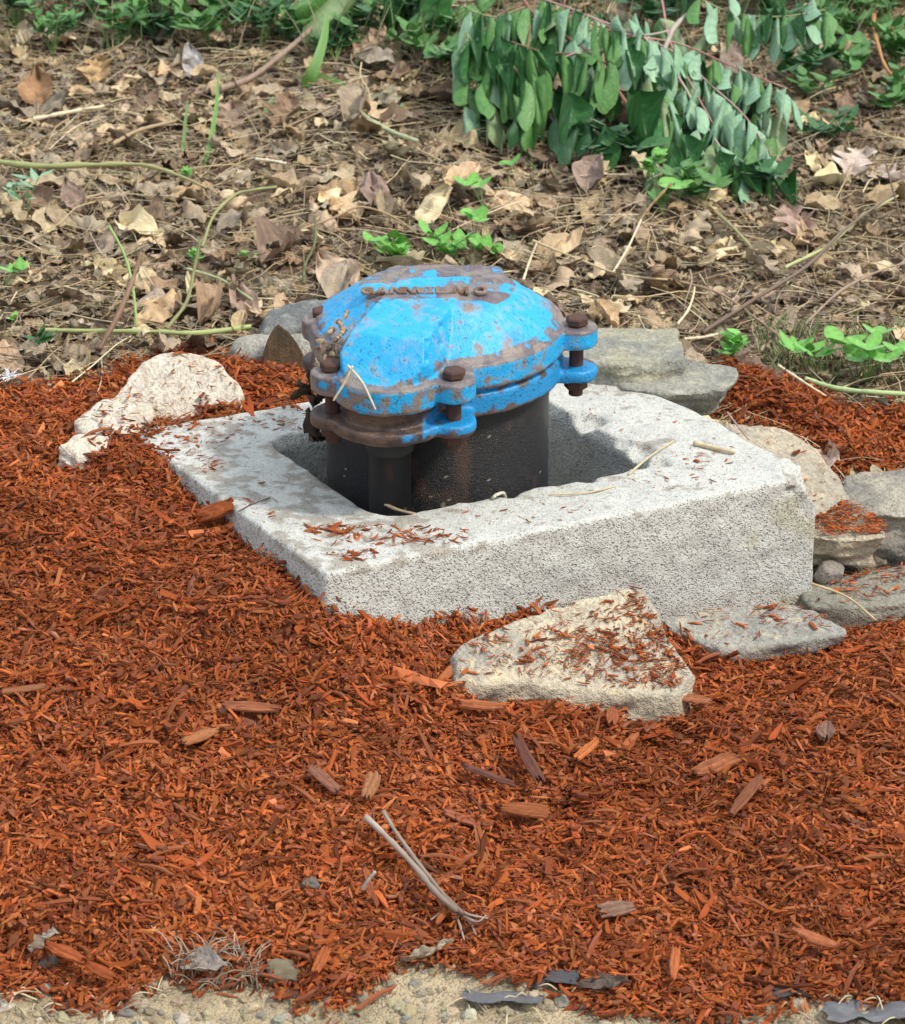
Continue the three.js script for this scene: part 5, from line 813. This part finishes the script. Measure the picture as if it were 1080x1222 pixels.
flat('straw_stalk', 'pale curled blade standing over the front rim of the hole', 'straw', [[585, 602, -.012], [590, 592, .004], [600, 588, .004], [604, 598, -.008]], .0014, .0012, [.56, .52, .40], TOP);
flat('straw_stalk', 'stick lying across the foot of the small pipe', 'straw', [[456, 600, .004], [474, 608, .001], [498, 614, -.002]], .0016, .0011, [.34, .25, .16], TOP);
{ // two crossed straws hanging over the front of the cap
  const W = (px, py, y, z) => atZ(px, py, z);
  for (const [label, list] of [['left one of the two crossed straws on the front of the cap', [[421, 437], [412, 455], [398, 478]]], ['right one of the two crossed straws on the front of the cap', [[415, 436], [432, 456], [444, 480], [448, 489]]]])
    tag(mesh('straw_stalk', stalk(list.map(([x, y], i) => atZ(x, y, .165 - .0 * i)), .0011, .0008, 6, 14, PS, PS, .2), stemMat), label, 'straw');
  // dry flower bits caught on the left of the cap
  const R = rngOf(170); let i = 0;
  for (const [label, px, py, tx, ty, z, r] of [['upper dry flower husk on the left slope of the cap', 414, 372, 405, 384, .055, .0022], ['round dry husk on the left slope of the cap', 396, 392, 391, 398, .062, .0036], ['long pale husk on the left slope of the cap', 420, 386, 410, 408, .075, .0015], ['lower brown husk on the left slope of the cap', 410, 392, 402, 404, .07, .0032], ['knobbly dry husk below the upper one on the cap', 404, 384, 408, 396, .066, .0024]])
    tag(mesh('flower_husk', stalk([atZ(px, py, z), atZ((px + tx) / 2 + 2, (py + ty) / 2, z + .005), atZ(tx, ty, z + .008)], r * .7, r * .3, 7, 14, [.34, .22, .12], [.46, .34, .22], 1.1), stemMat), label, 'dry flower');
  const gs = []; for (let k = 0; k < 46; k++) { const px = lerp(380, 402, R()), py = lerp(408, 446, R()), g = leafGeo({ w: ovalW, n: 4, m: 2, fold: .4, seed: k, c: vary(R, [.48, .37, .26], .3), wave: .5 }); g.applyMatrix4(new THREE.Matrix4().compose(atZ(px, py, .068 + (py - 408) * .0011 + R() * .004), new THREE.Quaternion().setFromEuler(new THREE.Euler(R() * 6, R() * 6, R() * 6)), V(.008, .008, .008).multiplyScalar(.5 + R()))); gs.push(g); }
  tag(mesh('flower_debris', mergeGeometries(gs), deadMat), 'crumbs of dry flowers caught beside the front left bolt of the cap', 'debris', null, 'stuff');
  // dark dead leaves caught under the left of the cap
  const ds = []; for (let k = 0; k < 26; k++) { const px = lerp(368, 388, R()), py = lerp(450, 528, R()), g = leafGeo({ w: shardW, n: 6, m: 4, fold: .4, roll: .5, bend: 1, wave: .9, seed: k, c: vary(R, [.07, .045, .03], .4) }); g.applyMatrix4(new THREE.Matrix4().compose(atZ(px, py, .02 + R() * .03), new THREE.Quaternion().setFromEuler(new THREE.Euler(R() * 6, R() * 6, R() * 6)), V(.02, .02, .02).multiplyScalar(.5 + R() * .7))); ds.push(g); }
  tag(mesh('leaf_clump', mergeGeometries(ds), deadMat), 'dark clump of rotted leaf hanging under the left side of the cap', 'dead leaf', null, 'stuff');
}
// the forked grey twig in front
{
  const t = group('forked_twig', ground(508, 1060)), o = t.position, DKG = [.24, .18, .14]; tag(t, 'grey split twig with frayed forked end lying on the front mulch', 'twig');
  const pt = ([x, y, up]) => { const p = ground(x, y + up); p.y += up * scaleAt(p) / Math.cos(PITCH) + .010; return p.sub(o); }, add = (n, l, r0, r1, c, c2) => mesh(n, stalk(l.map(pt), r0, r1, 7, 26, c, c2, .35), stemMat, t);
  add('stem', [[437, 990, 20], [466, 1018, 22], [494, 1048, 22], [522, 1082, 20], [546, 1104, 16]], .0020, .0019, [.40, .33, .27], [.16, .115, .085]);
  add('stem', [[458, 984, 18], [474, 1010, 20], [500, 1046, 21], [530, 1084, 19], [552, 1106, 14]], .0013, .0018, [.30, .24, .19], [.16, .115, .085]);
  for (const l of [[[540, 1100, 10], [562, 1108, 10], [582, 1112, 8]], [[546, 1104, 8], [560, 1116, 4], [568, 1132, 0]], [[540, 1098, 8], [548, 1118, 4], [554, 1138, 0]], [[548, 1106, 8], [570, 1116, 8], [580, 1108, 14]], [[536, 1092, 6], [524, 1106, 6], [514, 1114, 4]], [[494, 1046, 14], [488, 1032, 18], [478, 1014, 22]]]) add('branchlet', l, .0012, .0006, DKG, [.36, .29, .24]);
}
flat('twig', 'small grey broken twig left of the forked twig', 'twig', [[432, 1062, 0], [440, 1050, .008], [448, 1040, .014]], .0014, .001, [.4, .34, .3], .018);
// ───────────────────────── the sandy edge in front ─────────────────────────
{
  const R = rngOf(201), peb = [0, 1, 2].map((k) => { const g = new THREE.IcosahedronGeometry(1, 2), P = g.attributes.position; for (let i = 0; i < P.count; i++) { const n = 1 + .75 * fbm(P.getX(i) * 1.3 + k * 9, P.getY(i) * 1.3, P.getZ(i) * 1.3, 3); P.setXYZ(i, P.getX(i) * n, P.getY(i) * n * .7, P.getZ(i) * n); } g.computeVertexNormals(); return paint(g, [1, 1, 1]); });
  const grit = new THREE.Group(); grit.name = numbered('gravel'); scene.add(grit); tag(grit, 'sandy grit and little clods along the front edge of the mulch', 'gravel', null, 'stuff');
  const ms = [[], [], []], cs = [[], [], []];
  for (let i = 0, n = 0; i < 90000 && n < 14000; i++) { const x = lerp(-.5, .5, R()), z = lerp(.42, .85, R()); if (mulchAt(x, z)) continue; const p = V(x, H(x, z), z); if (!onScreen(p, 40) || z < .4) continue; n++; const s = .0005 + .0050 * Math.pow(R(), 26); p.y += s * .05; ms[n % 3].push(lie(p, NRM(x, z), R() * 6, (R() - .5), (R() - .5), s)); cs[n % 3].push(vary(R, pick(R, [[.50, .41, .26], [.56, .47, .31], [.42, .34, .22], [.46, .39, .28], [.34, .31, .26], [.62, .55, .42]]), .2)); }
  ms.forEach((m, i) => scatter('pebbles', peb[i], std({ bumpMap: grain, bumpScale: .001 }), m, cs[i], grit));
  // dry grass and broken leaf on the sand
  const dry = [], D = rngOf(205); for (let k = 0; k < 110; k++) { const p = ground(lerp(205, 310, D()), lerp(1140, 1188, D())), a = D() * 6.28, l = .005 + .016 * D(), q = V(Math.cos(a) * l, .004 + .012 * D(), Math.sin(a) * l); p.y += .004; dry.push(stalk([p, p.clone().addScaledVector(q, .5).add(V(0, .003, 0)), p.clone().add(q)], .0005, .0003, 4, 6, vary(D, pick(D, [[.32, .26, .19], [.20, .16, .12], [.42, .35, .26]]), .25))); }
  tag(mesh('dry_grass', mergeGeometries(dry), stemMat), 'tuft of dry grey grass at the lower left edge of the mulch', 'grass', null, 'stuff');
  const st = []; for (let k = 0; k < 70; k++) { const px = D() < .35 ? lerp(0, 200, D()) : lerp(560, 1080, D()), p = ground(px, lerp(1185, 1222, D())), a = D() * 6.28, l = .006 + .018 * D(); if (mulchAt(p.x, p.z)) continue; p.y += .003; const q = V(Math.cos(a) * l, .003 * D(), Math.sin(a) * l); st.push(stalk([p, p.clone().addScaledVector(q, .5).add(V(0, .003, 0)), p.clone().add(q)], .0007, .0004, 4, 6, vary(D, [.46, .38, .25], .35))); }
  tag(mesh('dry_grass', mergeGeometries(st), stemMat), 'loose bits of straw on the sand along the bottom edge', 'straw', null, 'stuff');
  // torn black weed cloth under the mulch
  const weave = tex(256, (u, v) => (Math.sin(u * 256 * .8) * Math.sin(v * 256 * .8) > 0 ? .7 : .4)); weave.repeat.set(12, 12);
  for (const [label, px, py, w, d, yaw, c] of [['strip of grey woven weed cloth on the sand near the bottom middle', 600, 1200, .05, .014, -.08, [.20, .205, .22]], ['small bit of dark weed cloth under the mulch above the strip', 660, 1178, .03, .014, .1, [.10, .105, .115]], ['grey weed cloth showing at the bottom right corner', 1050, 1215, .07, .02, .02, [.22, .225, .245]], ['small dark weed cloth scrap at the lower right edge of the mulch', 945, 1194, .024, .012, .2, [.07, .07, .075]]]) {
    const g = new THREE.PlaneGeometry(w, d, 24, 8); g.rotateX(-Math.PI / 2); const P = g.attributes.position, o = ground(px, py); for (let i = 0; i < P.count; i++) { const x = P.getX(i), z = P.getZ(i); P.setX(i, x + .002 * noise(z * 400, 1, px)); P.setZ(i, z + .003 * noise(x * 160, 2, px)); P.setY(i, .006 + .004 * noise(x * 70, 5, z * 70 + px)); } g.computeVertexNormals(); const m = mesh('weed_cloth', paint(g, c), std({ bumpMap: weave, bumpScale: .0006, roughness: .8 })); m.position.copy(o); m.rotation.y = yaw; tag(m, label, 'weed cloth');
  }
  bigLeaf('dark curled leaf under the mulch at the bottom middle', 690, 1190, 752, 1200, 'long', [.14, .10, .08], { up: .012, seed: 40, wid: 1.2, roll: .9 });
  bigLeaf('grey crumpled leaf in the dry grass at the lower left', 215, 1165, 275, 1182, 'oval', [.36, .31, .27], { up: .012, seed: 41, roll: .8 });
  bigLeaf('pale bent husk at the lower left edge', 38, 1150, 76, 1142, 'long', [.62, .54, .42], { up: .014, seed: 42, fold: .8 });
  bigLeaf('flat grey brown leaf edge at the bottom of the mulch, right of the twig', 478, 1158, 545, 1150, 'long', [.38, .32, .23], { up: .010, seed: 43, wid: .8 });
  tag(((o) => (o.position.copy(ground(370, 1068).add(V(0, .008, 0))), o))(mesh('stone', paint(peb[1].clone().scale(.006, .007, .005), [.50, .46, .41]), stoneMat)), 'little grey pebble in the mulch left of the forked twig', 'stone');
  tag(((o) => (o.position.copy(ground(58, 1158).add(V(0, .004, 0))), o))(mesh('stone', paint(peb[2].clone().scale(.009, .008, .007), [.5, .46, .4]), stoneMat)), 'small pale pebble at the lower left edge of the mulch', 'stone');
  tag(((o) => (o.position.copy(ground(340, 1170).add(V(0, .006, 0))), o))(mesh('stone', paint(peb[0].clone().scale(.011, .011, .009), [.60, .50, .33]), stoneMat)), 'sandy clod at the bottom edge left of the middle', 'clod');
}
// white fluff in the litter
for (const [label, px, py, s, c] of [['bit of white fluff in the litter left of the cap', 316, 284, .007, [.75, .75, .74]], ['white downy tuft at the left edge of the mulch', 12, 466, .011, [.74, .74, .77]]]) {
  const R = rngOf(px), gs = []; for (let k = 0; k < 40; k++) { const a = R() * 6.28, e = R() * 1.5, q = V(Math.cos(a) * Math.cos(e), Math.sin(e), Math.sin(a) * Math.cos(e)).multiplyScalar(s * (.5 + .7 * R())); gs.push(stalk([V(0, 0, 0), q.clone().multiplyScalar(.5).add(V(0, s * .15, 0)), q], s * .07, s * .03, 4, 5, c)); }
  const p = ground(px, py); p.y += .01; const o = mesh('fluff', mergeGeometries(gs), std({ roughness: 1 })); o.position.copy(p); tag(o, label, 'fluff');
}
renderer.render(scene, camera);
